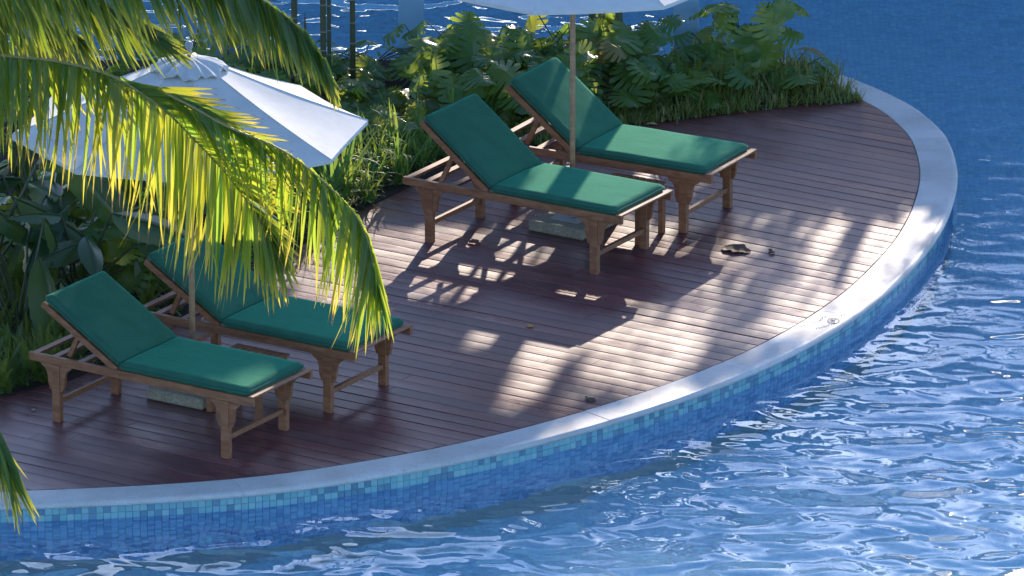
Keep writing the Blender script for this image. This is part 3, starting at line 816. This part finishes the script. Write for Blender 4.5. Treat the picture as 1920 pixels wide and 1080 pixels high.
STRAP = [strap_clump_mesh(s_) for s_ in range(3)]; FERN = [fern_mesh(s_) for s_ in range(3)]

def inbed(p, m=0.0):
    x, y = p.x, p.y; ok = False; P = bedpoly; j = len(P)-1
    for i in range(len(P)):
        if (P[i].y > y) != (P[j].y > y) and x < (P[j].x-P[i].x)*(y-P[i].y)/(P[j].y-P[i].y)+P[i].x: ok = not ok
        j = i
    return ok
def bedline_dist(p):
    best = 9; q = Vector((p.x, p.y, 0))
    for (a_, b_), (c_, d_) in zip(BED, BED[1:]):
        A, B = Vector((a_, b_, 0)), Vector((c_, d_, 0)); t = max(0, min(1, (q-A).dot(B-A)/(B-A).length_squared)); best = min(best, (A+(B-A)*t-q).length)
    return best

# monsteras: ground pixel of the base, leaves, height, spread, size, label
gz = .012
MONS = [
 (640, 225, 9, .22, .34, .28, 'monstera at the foot of the ringed trunks, left of the blue column'),
 (735, 205, 10, .26, .34, .30, 'monstera just under the blue column with a glossy white-lit leaf'),
 (725, 262, 10, .40, .34, .32, 'low bright yellow-green monstera beside the right tip of the left parasol'),
 (842, 195, 14, .72, .36, .36, 'tall monstera right of the blue column, leaves against the water'),
 (855, 232, 13, .62, .42, .36, 'monstera behind the headrest of the lounger in front of the pole'),
 (905, 188, 14, .74, .44, .38, 'dense monstera midway between the blue column and the parasol pole'),
 (950, 222, 12, .58, .40, .36, 'monstera between the two raised backrests'),
 (985, 178, 13, .72, .42, .38, 'monstera under the left edge of the cropped parasol'),
 (1035, 205, 12, .66, .40, .36, 'monstera right behind the backrest of the farthest lounger'),
 (1085, 172, 12, .72, .40, .40, 'dark monstera directly behind the parasol pole'),
 (1125, 200, 10, .52, .38, .34, 'shaded monstera left of the ringed trunk on the right'),
 (1190, 172, 12, .66, .32, .36, 'monstera with a big upright leaf right of the ringed trunk'),
 (1230, 195, 8, .42, .34, .32, 'low dark monstera in front of the right column'),
 (1305, 185, 10, .36, .36, .34, 'monstera with a pale drooping leaf below the right column'),
 (1352, 150, 9, .46, .34, .34, 'monstera reaching left of the tall one by the open water'),
 (1405, 158, 10, .80, .34, .36, 'tallest monstera on the right, standing against the blue water'),
 (235, 560, 9, .72, .34, .36, 'monstera behind the raised back of the lounger in the left corner'),
 (300, 545, 8, .60, .34, .34, 'bright monstera left of the hidden lounger backrest'),
 (590, 235, 9, .36, .40, .30, 'monstera behind the right half of the left parasol'),
 (505, 215, 9, .5, .40, .34, 'monstera behind the tip of the upper palm frond'),
 (340, 210, 11, .74, .42, .36, 'monstera behind the parasol finial'),
 (140, 330, 10, .8, .44, .38, 'monstera in the gloom behind the left palm leaflets'),
 (430, 160, 10, .50, .42, .34, 'monstera at the back of the bed just right of the half hidden column'),
 (560, 150, 9, .28, .40, .30, 'low monstera on the back edge of the bed under the olive trunk'),
 (470, 330, 9, .45, .40, .32, 'monstera under the right rim of the left parasol'),
 (520, 290, 9, .40, .40, .32, 'monstera half under the curling palm frond'),
 (600, 150, 9, .26, .40, .28, 'low monstera between the olive trunk and the dark shoot'),
 (690, 145, 9, .30, .38, .28, 'low monstera on the back edge just left of the blue column'),
 (640, 175, 9, .24, .40, .28, 'low monstera around the foot of the close pair of trunks'),
 (60, 470, 9, .45, .45, .34, 'low monstera deep in the left bed behind the broad leaves'),
 (190, 450, 9, .5, .45, .34, 'monstera in the left bed below the parasol rim'),
 (-10, 420, 9, .5, .45, .34, 'monstera at the left edge behind the broad-leaved plants'),
 (130, 400, 9, .5, .45, .34, 'monstera in the shade under the left part of the parasol'),
 (290, 420, 9, .5, .42, .34, 'monstera directly under the left parasol, left of its pole'),
 (420, 400, 9, .42, .42, .32, 'monstera behind the hidden lounger, right of the pole'),
 (1480, 165, 7, .34, .26, .28, 'small monstera rising out of the tall grass near the coping'),
 (380, 300, 9, .5, .4, .34, 'monstera under the middle of the left parasol'),
 (30, 250, 10, .9, .5, .38, 'monstera behind the left tip of the left parasol'),
 (260, 250, 9, .6, .44, .36, 'monstera hidden behind the left slope of the left parasol'),
]
for i, (px, py, n_, h_, sp_, sz_, lab) in enumerate(MONS):
    p = G(px, py, gz); p.y = min(p.y, BACK_Y-.5)
    monstera(p, int(n_*1.6), h_, sp_*1.1, sz_*.84, lab, 'monstera plants in the bed', 520+i)
# broad-leaved plants on the left
for i, (px, py, n_, h_, sp_, sz_, lab) in enumerate([
 (40, 640, 13, 1.05, .45, .75, 'big broad-leaved plant at the left edge above the ferns'),
 (150, 590, 12, 1.0, .5, .70, 'broad-leaved plant behind the lounger in the left corner'),
 (90, 540, 14, 1.25, .5, .85, 'tallest broad-leaved plant under the left parasol rim'),
 (260, 500, 11, .9, .45, .65, 'broad-leaved plant behind the left parasol pole'),
 (-40, 600, 12, 1.2, .5, .8, 'broad-leaved plant cut by the left edge of the picture')]):
    broad(G(px, py, gz), n_, h_, sp_, sz_, lab, 'broad-leaved plants in the left bed', 300+i)
# strap-leaved clumps along the middle of the bed edge
random.seed(21); k = 0
ORD = 'first second third fourth fifth sixth seventh eighth ninth tenth eleventh twelfth thirteenth fourteenth fifteenth sixteenth seventeenth eighteenth nineteenth twentieth twenty-first twenty-second twenty-third twenty-fourth twenty-fifth twenty-sixth twenty-seventh twenty-eighth'.split()
strap_pts = [(500, 470), (520, 440), (560, 445), (585, 415), (610, 400), (600, 365), (640, 385), (655, 365), (690, 378), (705, 350), (668, 330), (720, 330), (745, 342), (765, 318), (790, 322), (735, 300), (700, 300), (640, 320), (800, 300), (830, 296), (775, 285), (850, 262), (880, 250), (905, 262), (455, 520), (430, 560), (395, 560)]
strap_pts.sort()
for (px, py) in strap_pts:
    p = G(px+random.uniform(-5, 5), py+random.uniform(-3, 3), gz)
    t = empty('strap_leaf_plant', p, random.uniform(0, 6.28), 'green strap-leaved clump, %s from the left along the bed edge' % ORD[k], 'strap-leaf plant', 'strap-leaved clumps along the bed edge')
    s_ = random.uniform(.8, 1.3); t.scale = (s_, s_, s_*random.uniform(.9, 1.2)); link_mesh('foliage', STRAP[k % 3], t); k += 1
k = 0
for (px, py) in sorted([(10, 735), (45, 722), (85, 715), (20, 690), (65, 680), (120, 690), (-20, 715), (150, 655), (0, 640), (50, 610), (100, 590), (190, 560), (240, 540), (20, 570), (190, 660), (230, 620), (270, 600), (110, 640), (330, 580)]):
    p = G(px, py, gz); t = empty('fern', p, random.uniform(0, 6.28), 'bright sword fern, %s from the left at the foot of the left bed' % ORD[k], 'fern', 'sword ferns in the left bed')
    s_ = random.uniform(.7, 1.05); t.scale = (s_, s_, s_); link_mesh('foliage', FERN[k % 3], t); k += 1
k = 0
for (px, py) in sorted([(1245, 205), (1275, 200), (1305, 198), (1265, 185), (1350, 195), (1390, 190), (1215, 215)]):
    p = G(px, py, gz); t = empty('fern', p, random.uniform(0, 6.28), 'upright narrow sword fern, %s from the left behind the deck at the right' % ORD[k], 'fern', 'sword ferns in the right bed')
    s_ = random.uniform(.6, .85); t.scale = (s_*.7, s_*.7, s_*1.2); link_mesh('foliage', FERN[k % 3], t); k += 1

# border grass and low ground cover, beyond counting
random.seed(5); rnd = random.Random(5); mb = MB()
segs = list(zip(BED, BED[1:]))
def border_point(x_lo, x_hi, dmax):
    while True:
        x = rnd.uniform(x_lo, x_hi)
        for (a_, b_), (c_, d_) in segs:
            if a_ <= x <= c_:
                y = b_+(d_-b_)*(x-a_)/(c_-a_); A = Vector((c_-a_, d_-b_, 0)).normalized(); n_ = Vector((-A.y, A.x, 0))
                return Vector((x, y, gz-.004))+n_*(abs(rnd.gauss(0, dmax*.6*(1.9 if x > 1.9 else 1)))-.075*rnd.random())
strw = MB()
for i in range(10500):
    p = border_point(.2, 2.86, .62)
    if p.y > BACK_Y-.28 or (Vector((p.x-CX, p.y-CY, 0)).length > rin(math.degrees(math.atan2(p.y-CY, p.x-CX)))-.015): continue
    tall = max(.4, min(1.0, (p.x-.2)/1.3))*(1 if bedline_dist(p) > .10 else .55)*(.72+.55*mn.noise(Vector((p.x*4, p.y*4, 2)))+rnd.uniform(-.15, .3))
    if p.x > 2.7: tall *= .8
    a_ = rnd.uniform(0, 6.283); e = rnd.uniform(.75, 1.5)
    if mn.noise(Vector((p.x*3.2, p.y*3.2, 8))) < -.22 and rnd.random() < .7: continue
    blade(strw if rnd.random() < .06 else mb, p, Vector((math.cos(a_)*math.cos(e), math.sin(a_)*math.cos(e), math.sin(e))), rnd.uniform(.14, .40)*max(.3, tall), rnd.uniform(.006, .015), rnd.uniform(.2, 2.6)*rnd.random()+.3, rnd, 4)
tag(strw.build('dry_grass', M['straw'], recalc=False), 'straw-coloured dry blades among the border grass', 'dry grass', kind='stuff')
tag(mb.build('border_grass', M['grass'], recalc=False), 'tall green border grass along the back right edge of the deck', 'grass', kind='stuff')
mb = MB()
for i in range(15000):
    x = rnd.uniform(-7.0, 3.0); y = rnd.uniform(-3.8, BACK_Y-.3); p = Vector((x, y, gz))
    if not inbed(p): continue
    d_ = bedline_dist(p)
    if d_ > .5 and rnd.random() < .6: continue
    a_ = rnd.uniform(0, 6.283); e = rnd.uniform(0.0, 1.2); s_ = rnd.uniform(.025, .06)
    p = p+Vector((0, 0, rnd.uniform(.0, .16)*(1 if d_ > .08 else .4)))
    blade(mb, p, Vector((math.cos(a_)*math.cos(e), math.sin(a_)*math.cos(e), math.sin(e))), s_*1.6, s_*.55, rnd.uniform(0, 1.5), rnd, 2)
tag(mb.build('ground_cover', M['grass'], recalc=False), 'low small-leaved ground cover filling the bed', 'ground cover', kind='stuff')

# ringed trunks of the slender palms in the bed
def leaflet_mesh(seed, curve):
    rnd = random.Random(seed); m_ = MB(); n_ = 9; vs = []; uvs = []
    for i in range(n_+1):
        u = i/n_; w_ = .0175*math.sin(math.pi*min(1, .12+.88*u)**.62)**.8*(1-.15*u)+.0008; z = -curve*u*u; y0 = .01*math.sin(u*3+seed)
        vs += [(u, y0-w_, z-.006*(1-u)), (u, y0, z+.002), (u, y0+w_, z-.006*(1-u))]; uvs += [(u, 0)]*3
    m_.add(vs, [(3*i+j, 3*(i+1)+j, 3*(i+1)+j+1, 3*i+j+1) for i in range(n_) for j in (0, 1)], uvs)
    return m_
LFM = [leaflet_mesh(s_, c_) for s_, c_ in enumerate((.04, .10, .18, .28))]
LFL = [m_.mesh('leaflet', M['palm'], True) for m_ in LFM]
def merge_leaf(mb_, k_, mt):
    src = LFM[k_]; rr = random.random()
    mb_.add([mt @ p for p in src.v], src.f, [(u, rr) for u, v in src.uv])
def simple_frond(mb_, mr, root, a_, elev, length, rnd, nl=26, leaf=.42):
    d = Vector((math.cos(a_)*math.cos(elev), math.sin(a_)*math.cos(elev), math.sin(elev))); p = root.copy(); pts = [p.copy()]; st = length/nl
    for i in range(nl):
        p = p+d*st; pts.append(p.copy()); d = (d+Vector((0, 0, -1.5/nl))).normalized(); side = d.cross(Vector((0, 0, 1))).normalized()
        if i < 3: continue
        ln = leaf*math.sin(math.pi*min(1, (i+2)/(nl+3)))**.5
        for sg in (1, -1):
            ld = (side*sg*.8+d*.5+Vector((0, 0, -.35+rnd.uniform(-.1, .1)))).normalized()
            mt = Matrix.Translation(p) @ frame(ld, Vector((0, 0, 1))) @ Matrix.Diagonal((ln, 1.2, ln, 1)); merge_leaf(mb_, rnd.randrange(4), mt)
    mr.tube(pts[::2], .012, 5, False)
def slender_palm(px, py, wpx, lab, h, seed, lean=0.0, cr=True):
    rnd = random.Random(seed); p = G(px, py, gz); p.y = min(p.y, BACK_Y-.35); p = V(px, py-0, p.y) if False else p
    t = empty('slender_palm', p, 0, lab, 'palm', 'slender ringed palms in the bed'); r = wpx/232/2
    m_ = MB(); m_.tube([(lean*z, 0, z) for z in [h*i/10 for i in range(11)]], [r*1.08]+[r]*9+[r*.9], 12); tr = m_.build('trunk', M['culm'], t, smooth=True)
    z = .12+rnd.uniform(0, .1); m_ = MB(); m_.tube([(0, 0, -.006), (0, 0, 0), (0, 0, .006)], [r*1.01, r*1.10, r*1.01], 12, False); rme = m_.mesh('ring', M['ring'], True, True)
    while z < 1.5:
        o = link_mesh('ring', rme, tr); o.location = (lean*z, 0, z); z += rnd.uniform(.15, .24)
    if cr:
        mb_ = MB(); mr = MB()
        for i in range(7): simple_frond(mb_, mr, Vector((lean*h, 0, h)), i*.9+rnd.random()*.5, rnd.uniform(.4, 1.2), 1.7, rnd)
        o = mb_.build('crown', M['palm'], t, smooth=True, recalc=False); mr.build('rachis', M['rachis'], o)
slender_palm(662, 208, 10.5, 'thin ringed palm trunk just left of the blue column', 6.2, 1, -.02 if False else 0)
slender_palm(607, 228, 11.5, 'thicker olive palm trunk of the close pair left of the blue column', 6.4, 2)
slender_palm(618, 218, 8, 'browner palm trunk touching the right of the olive one', 6.0, 3)
slender_palm(553, 212, 12, 'olive palm trunk at the tip of the upper palm frond', 6.3, 4)
slender_palm(1160, 182, 14, 'lilac-grey ringed palm trunk right of the parasol pole', 6.2, 5)
slender_palm(1110, 176, 14, 'dark ringed palm trunk between the parasol pole and the lilac-grey trunk', 6.5, 6)
t = empty('palm_shoot', G(573, 200, gz), 0, 'thin dark pointed shoot between the palm trunks at the top left', 'shoot')
m_ = MB(); m_.tube([(0, 0, 0), (0, 0, .55), (0, 0, .72), (0, 0, .80)], [.013, .011, .009, .002], 8); m_.build('spear', M['bark'], t)
t = empty('hanging_dry_frond', V(1125, 25, 5.35), 0, 'straw-yellow dry leaflets hanging left of the lilac-grey trunk', 'dry frond'); m_ = MB(); rnd = random.Random(4)
for i in range(14): m_.tube([(rnd.uniform(-.01, .01), 0, .5), (rnd.uniform(-.015, .015), 0, .05), (rnd.uniform(-.03, .03), rnd.uniform(-.02, .02), rnd.uniform(-.42, -.25))], [.005, .004, .0015], 4, False)
m_.build('leaflets', M['straw'], t)

# ------------------------------------------------------------------ foreground coconut palm with its fronds
random.seed(17); rnd = random.Random(17)
PY = -4.75
base = Vector((-6.3, -3.9, 0.0))
crown_p = V(-330, 20, PY)
palm = empty('coconut_palm', base, 0, 'coconut palm at the left edge, its yellow-green fronds hanging before the left parasol', 'palm tree')
m_ = MB(); m_.off = base; n_ = 14; pts = []
for i in range(n_+1):
    u = i/n_; pts.append(base.lerp(crown_p, u)+Vector((-.5*math.sin(math.pi*u), 0, 0)))
m_.tube(pts, [.17-.005*i for i in range(n_+1)], 14); m_.build('trunk', M['bark'], palm, smooth=True)
def spline(P, n):
    out = []
    P = [2*P[0]-P[1]]+P+[2*P[-1]-P[-2]]
    for i in range(1, len(P)-2):
        for k in range(n):
            t = k/n; a_, b_, c_, d_ = P[i-1], P[i], P[i+1], P[i+2]
            out.append(.5*((2*b_)+(c_-a_)*t+(2*a_-5*b_+4*c_-d_)*t*t+(3*b_-a_-3*c_+d_)*t*t*t))
    out.append(P[-2]); return out
def frond(pix, ydep, keys, individual, leaf_w=1.0, label=None, r0=.016, dens=.021):
    """pix: rachis pixels; ydep: depth at its start and end; keys: (u, ldir, length, side) tables for two rows"""
    n = len(pix); P = [V(px, py, ydep[0]+(ydep[1]-ydep[0])*i/(n-1)) for i, (px, py) in enumerate(pix)]
    sp = spline(P, 10); L = [0]
    for a_, b_ in zip(sp, sp[1:]): L.append(L[-1]+(b_-a_).length)
    fr = empty('frond', (0, 0, 0)) if False else None
    m_ = MB(); m_.off = base; m_.tube(sp, [r0*(1-.8*l/L[-1]) for l in L], 8, squash=.8); fo = m_.build('frond', M['rachis'], palm, smooth=True)
    if label: fo['label'] = label
    stuffmb = MB(); stuffmb.off = base
    s_ = dens*.5
    while s_ < L[-1]:
        i = max(j for j in range(len(L)) if L[j] <= s_); i = min(i, len(sp)-2); t = (s_-L[i])/(L[i+1]-L[i]+1e-9); p = sp[i].lerp(sp[i+1], t); u = s_/L[-1]; tan = (sp[i+1]-sp[i]).normalized()
        for ri, row in enumerate(keys):
            # interpolate
            for (u0, d0, l0), (u1, d1, l1) in zip(row, row[1:]):
                if u0 <= u <= u1:
                    k = (u-u0)/(u1-u0); d = Vector(d0).normalized().lerp(Vector(d1).normalized(), k); ln = l0+(l1-l0)*k
                    if ln < .02: break
                    d = (d+Vector((rnd.gauss(0, .055), rnd.gauss(0, .10), rnd.gauss(0, .04)))).normalized(); ln *= rnd.uniform(.80, 1.08)
                    nrm = Vector((rnd.gauss(0, .5), -1+rnd.gauss(0, .4), .5)); 
                    if rnd.random() < .45: nrm = Vector((1, rnd.gauss(-.5, .4), .3))
                    mt = Matrix.Translation(p) @ frame(d, nrm) @ Matrix.Diagonal((ln, leaf_w*rnd.uniform(.8, 1.15), ln*rnd.uniform(.2, 1.0), 1)); kk = rnd.randrange(4)
                    if individual and ri == 0:
                        o = link_mesh('leaflet', LFL[kk], fo); o.matrix_local = Matrix.Translation(-base) @ mt
                    else: merge_leaf(stuffmb, kk, mt)
                    break
        s_ += dens*rnd.uniform(.85, 1.15)
    if stuffmb.v:
        o = stuffmb.build('leaflets', M['palm'] if individual else M['palm_shade'], fo, smooth=True, recalc=False); o['kind'] = 'stuff'
D_ = (0, 0, -1)
# the long lower frond
frond([(-330, 60), (-160, 78), (0, 103), (111, 116), (207, 142), (274, 181), (326, 222), (355, 252), (393, 291), (432, 335), (473, 392), (505, 440), (520, 470)], (-4.75, -4.35),
      [[(0, (.02, -.25, -1), .75), (.35, (.0, -.25, -1), .82), (.55, (.0, -.22, -1), 1.0), (.72, (-.02, -.2, -1), 1.05), (.86, (-.06, -.15, -1), .85), (1.0, (.25, -.1, -1), .45)],
       [(0, (.05, .35, -1), .75), (.35, (.05, .35, -1), .80), (.50, (.5, .35, -.75), .50), (.58, (1, .2, -.10), .62), (.70, (1, .1, -.10), .72), (.82, (1, .1, -.45), .55), (1.0, (.5, 0, -1), .4)]],
      True, 1.05, 'long arching frond in front of the parasol, leaflets hanging straight down', .017, .0185)
# the second frond, arching to the right with the yellow tip
frond([(300, 170), (360, 200), (426, 237), (518, 276), (574, 313), (640, 372), (672, 412), (690, 452), (700, 500), (712, 545)], (-4.55, -4.85),
      [[(0, (.6, -.1, -.6), .3), (.2, (.35, -.1, -1), .55), (.45, (-.05, -.1, -1), .85), (.7, (-.12, -.1, -1), .85), (.88, (-.15, -.1, -1), .75), (1.0, (-.05, 0, -1), .42)],
       [(0, (1, .1, -.3), .42), (.25, (1, .1, -.75), .5), (.5, (.55, .1, -1), .55), (.75, (.25, .1, -1), .65), (1.0, (.25, 0, -1), .42)]],
      True, .92, 'right-hand frond curling down with bright yellow leaflet tips over the hidden lounger', .013, .0195)
# the upper fronds, their leaflets falling down to the right
frond([(-300, -110), (-100, -120), (100, -125), (250, -105), (380, -60), (480, -8), (556, 48), (598, 100), (618, 145)], (-5.1, -4.9),
      [[(0, (.35, -.2, -1), .85), (.4, (.42, -.2, -1), .92), (.6, (.40, -.2, -1), .72), (.75, (.34, -.2, -1), .62), (.9, (.35, -.1, -1), .48), (1.0, (.3, 0, -1), .26)],
       [(0, (.4, .2, -1), .85), (.4, (.48, .2, -1), .9), (.6, (.46, .2, -1), .66), (.75, (.40, .2, -1), .58), (.9, (.45, .1, -1), .40), (1.0, (.3, 0, -1), .26)]],
      False, 1.05, 'upper frond along the top edge, leaflets slanting down to the right', .015, .019)
frond([(-330, -40), (-200, -60), (-60, -55), (60, -40), (160, -10), (235, 30), (285, 62), (305, 85)], (-4.2, -4.0),
      [[(0, (.1, 0, -1), .75), (.5, (.25, 0, -1), .75), (.8, (.5, 0, -.9), .6), (1.0, (.9, 0, -.6), .3)],
       [(0, (.2, .2, -1), .7), (.5, (.35, .2, -1), .65), (.8, (.9, .2, -.5), .45), (1.0, (1, 0, -.4), .25)]],
      False, 1.0, 'short upper left frond behind the others', .014, .019)
frond([(-330, 0), (-220, -10), (-90, 0), (10, 15), (90, 40), (150, 70)], (-3.9, -3.7),
      [[(0, (-.1, 0, -1), .7), (.6, (.0, 0, -1), .6), (1.0, (.5, 0, -.8), .35)], [(0, (.1, .2, -1), .7), (.6, (.3, .2, -1), .6), (1.0, (.8, .2, -.6), .3)]],
      False, 1.0, 'dense frond in the top left corner', .014, .02)
# the one hanging into the lower left corner
frond([(-330, 200), (-300, 400), (-215, 560), (-110, 680), (-35, 760), (0, 835)], (-5.3, -6.0),
      [[(0, (.4, 0, -1), .6), (.6, (.30, 0, -1), .75), (.85, (.30, 0, -1), .85), (1.0, (.35, 0, -1), .75)],
       [(0, (.5, .1, -1), .6), (.6, (.45, .1, -1), .7), (.85, (.40, .1, -1), .85), (1.0, (.45, 0, -1), .7)]],
      False, 1.1, 'frond tip entering at the lower left corner over the water', .014, .022)

# ------------------------------------------------------------------ fallen leaves on the deck
def fallen(px, py, L, W, H, mat, lab, name, rz):
    p = G(px, py, .004); t = MB(); rr = random.Random(int(px))
    def fn(u, v):
        wv = W*math.sin(math.pi*min(1, u*.96+.03))**.7*(1+.25*math.sin(u*17+px)); y = (v-.5)*wv
        z = H*(abs(v-.5)*2)**1.5*math.sin(math.pi*u)*(1 if v > .5 else .6)+.003+.3*H*mn.noise(Vector((u*6, v*4, px)))
        return (u*L-L/2, y, max(.001, z))
    t.grid(fn, 14, 6); o = t.build(name, M[mat], smooth=True, recalc=False); o.location = p; o.rotation_euler = (0, 0, rz)
    tag(o, lab, 'fallen leaf')
fallen(1380, 469, .25, .16, .025, 'dry', 'large curled dark brown leaf lying on the boards right of the loungers', 'fallen_leaf', R(-28))
fallen(1447, 475, .06, .05, .03, 'dry', 'small crumpled brown leaf to the right of the large curled one', 'fallen_leaf', R(40))
fallen(994, 612, .055, .07, .004, 'orange', 'flat orange-yellow leaf alone in the middle of the shaded deck', 'fallen_leaf', R(0))
fallen(1108, 751, .085, .05, .015, 'dry', 'withered brown sprig near the coping with a green tip', 'fallen_leaf', R(-20))
fallen(1101, 747, .04, .03, .015, 'spider', 'tiny green leaf beside the withered brown sprig near the coping', 'fallen_leaf', R(50))
fallen(888, 456, .12, .06, .02, 'dry', 'curled tan leaf in the sun under the lounger in front of the pole', 'fallen_leaf', R(-25))
fallen(1335, 205, .10, .04, .02, 'straw', 'pale dry leaf on the bed edge at the start of the tall grass', 'fallen_leaf', R(15))
fallen(1496, 188, .12, .04, .02, 'straw', 'pale curled leaf caught in the grass edge near the coping', 'fallen_leaf', R(20))
fallen(1222, 234, .10, .04, .015, 'straw', 'pale dry leaf just above the farthest lounger seat', 'fallen_leaf', R(0))
fallen(63, 770, .035, .03, .01, 'straw', 'tiny pale leaf on the dark boards left of the corner lounger leg', 'fallen_leaf', R(0))

# ------------------------------------------------------------------ unseen trees on the far bank, sun side: crowns shaped for shade and reflections
TX, TZ = math.tan(R(SUN_AZ)), math.tan(R(SUN_EL))/math.cos(R(SUN_AZ))
rnd = random.Random(77)
def cover(X, Z):
    """how closely the crowns stand, seen along the sun's direction"""
    top = 1.68+.32*max(0, min(1, (-1.4-X)/.7))-.80*max(0, min(1, (X+.5)/2.0))+.25*mn.noise(Vector((X*.9, 3, 0)))+.12*mn.noise(Vector((X*3.1, 5, 0)))
    if Z > top: return 0.0
    e = 1.0
    def hole(x0, x1, z0, z1, f, s_=.18):  # gap left in the crowns where a sun patch should fall
        a_ = min((X-x0)/s_+.5, (x1-X)/s_+.5, (Z-z0)/s_+.5, (z1-Z)/s_+.5); a_ = max(0, min(1, a_)); return 1-a_*(1-f)
    e *= hole(-1.45, .10, -.55, .16, .0)
    e *= hole(-.05, .95, -.55, .50, .0)
    e *= hole(.95, 1.75, -.40, .62, .35)
    e *= hole(.95, 1.70, .25, .80, .12)
    e *= hole(2.05, 3.0, -.60, .45, .05, .3)
    e *= hole(1.2, 2.9, -.75, -.50, .62, .2)
    e *= hole(.30, .72, .45, .90, .10)
    e *= hole(-2.7, .5, -1.45, -.62, .35)
    e *= hole(-2.3, -1.35, -.75, .30, .35)
    e *= hole(.5, 1.9, -.95, -.75, .6)
    e *= hole(-3.15, -2.85, 1.66, 2.2, .0, .1)
    return e
spec = [(-7.2, 'dense shade tree on the far bank behind the left parasol'), (-4.8, 'broad-leaved tree on the far bank, second from the left'), (-2.4, 'tree on the far bank in line with the ringed trunks'),
        (0.0, 'thin-crowned tree on the far bank behind the cropped parasol'), (2.4, 'tree on the far bank behind the tall monstera'), (4.8, 'tree on the far bank at the right'), (7.2, 'rightmost tree on the far bank')]
for i, (xc, lab) in enumerate(spec):
    yc = 13.2+rnd.uniform(-.6, .6); bx = xc+TX*yc; t = empty('shade_tree', (bx, yc, .02), 0, lab, 'tree', 'trees on the far bank')
    mb_ = MB(); mb_.off = Vector((bx, yc, .02)); n_ = 0
    while n_ < (34000 if xc == 2.4 else 26000 if xc == 4.8 else 14000 if xc == 0.0 else 7200):
        X = xc+rnd.uniform(-1.35, 1.35); Z = rnd.uniform(-3.6, 1.9); 
        cv = cover(X, Z); n_ += 1
        if rnd.random() > cv or (Z < -.62 and X > .85 and rnd.random() < .6) or (X < .95 and cv < .8 and mn.noise(Vector((X*2.4, Z*.9, 9)))*1.6+.5 > cv+.12): continue
        y = yc+rnd.uniform(-1.3, 1.3); p = Vector((X+TX*y, y, Z+TZ*y))
        if p.z < .25: continue
        s_ = rnd.uniform(.10, .19)*(.36 if X > .85 and Z > -.62 else 1); d = Vector((rnd.gauss(0, 1), rnd.gauss(0, 1), rnd.gauss(0, .7))).normalized(); q = Vector((rnd.gauss(0, 1), rnd.gauss(0, 1), rnd.gauss(0, 1))); q = (q-d*q.dot(d)).normalized(); rr = rnd.random()
        mb_.add([p-d*s_, p+q*s_*.5, p+d*s_, p-q*s_*.5], [(0, 1, 2, 3)], [(0, rr)]*4)
    mb_.build('crown', M['crown'], t, recalc=False)
    m_ = MB(); th_ = 5.2
    m_.tube([(0, 0, -.02), (.05, 0, 1.2), (-.06, .1, 2.6), (.05, 0, 4.2)], [.13, .11, .09, .04], 10)
    for k in range(5):
        a_ = rnd.uniform(0, 6.28); m_.tube([(0, 0, 1.8+k*.4), (math.cos(a_)*.5, math.sin(a_)*.5, 2.3+k*.45), (math.cos(a_)*1.0, math.sin(a_)*.9, 2.7+k*.5)], [.05, .035, .012], 6)
    m_.build('trunk', M['bark'], t, smooth=True)
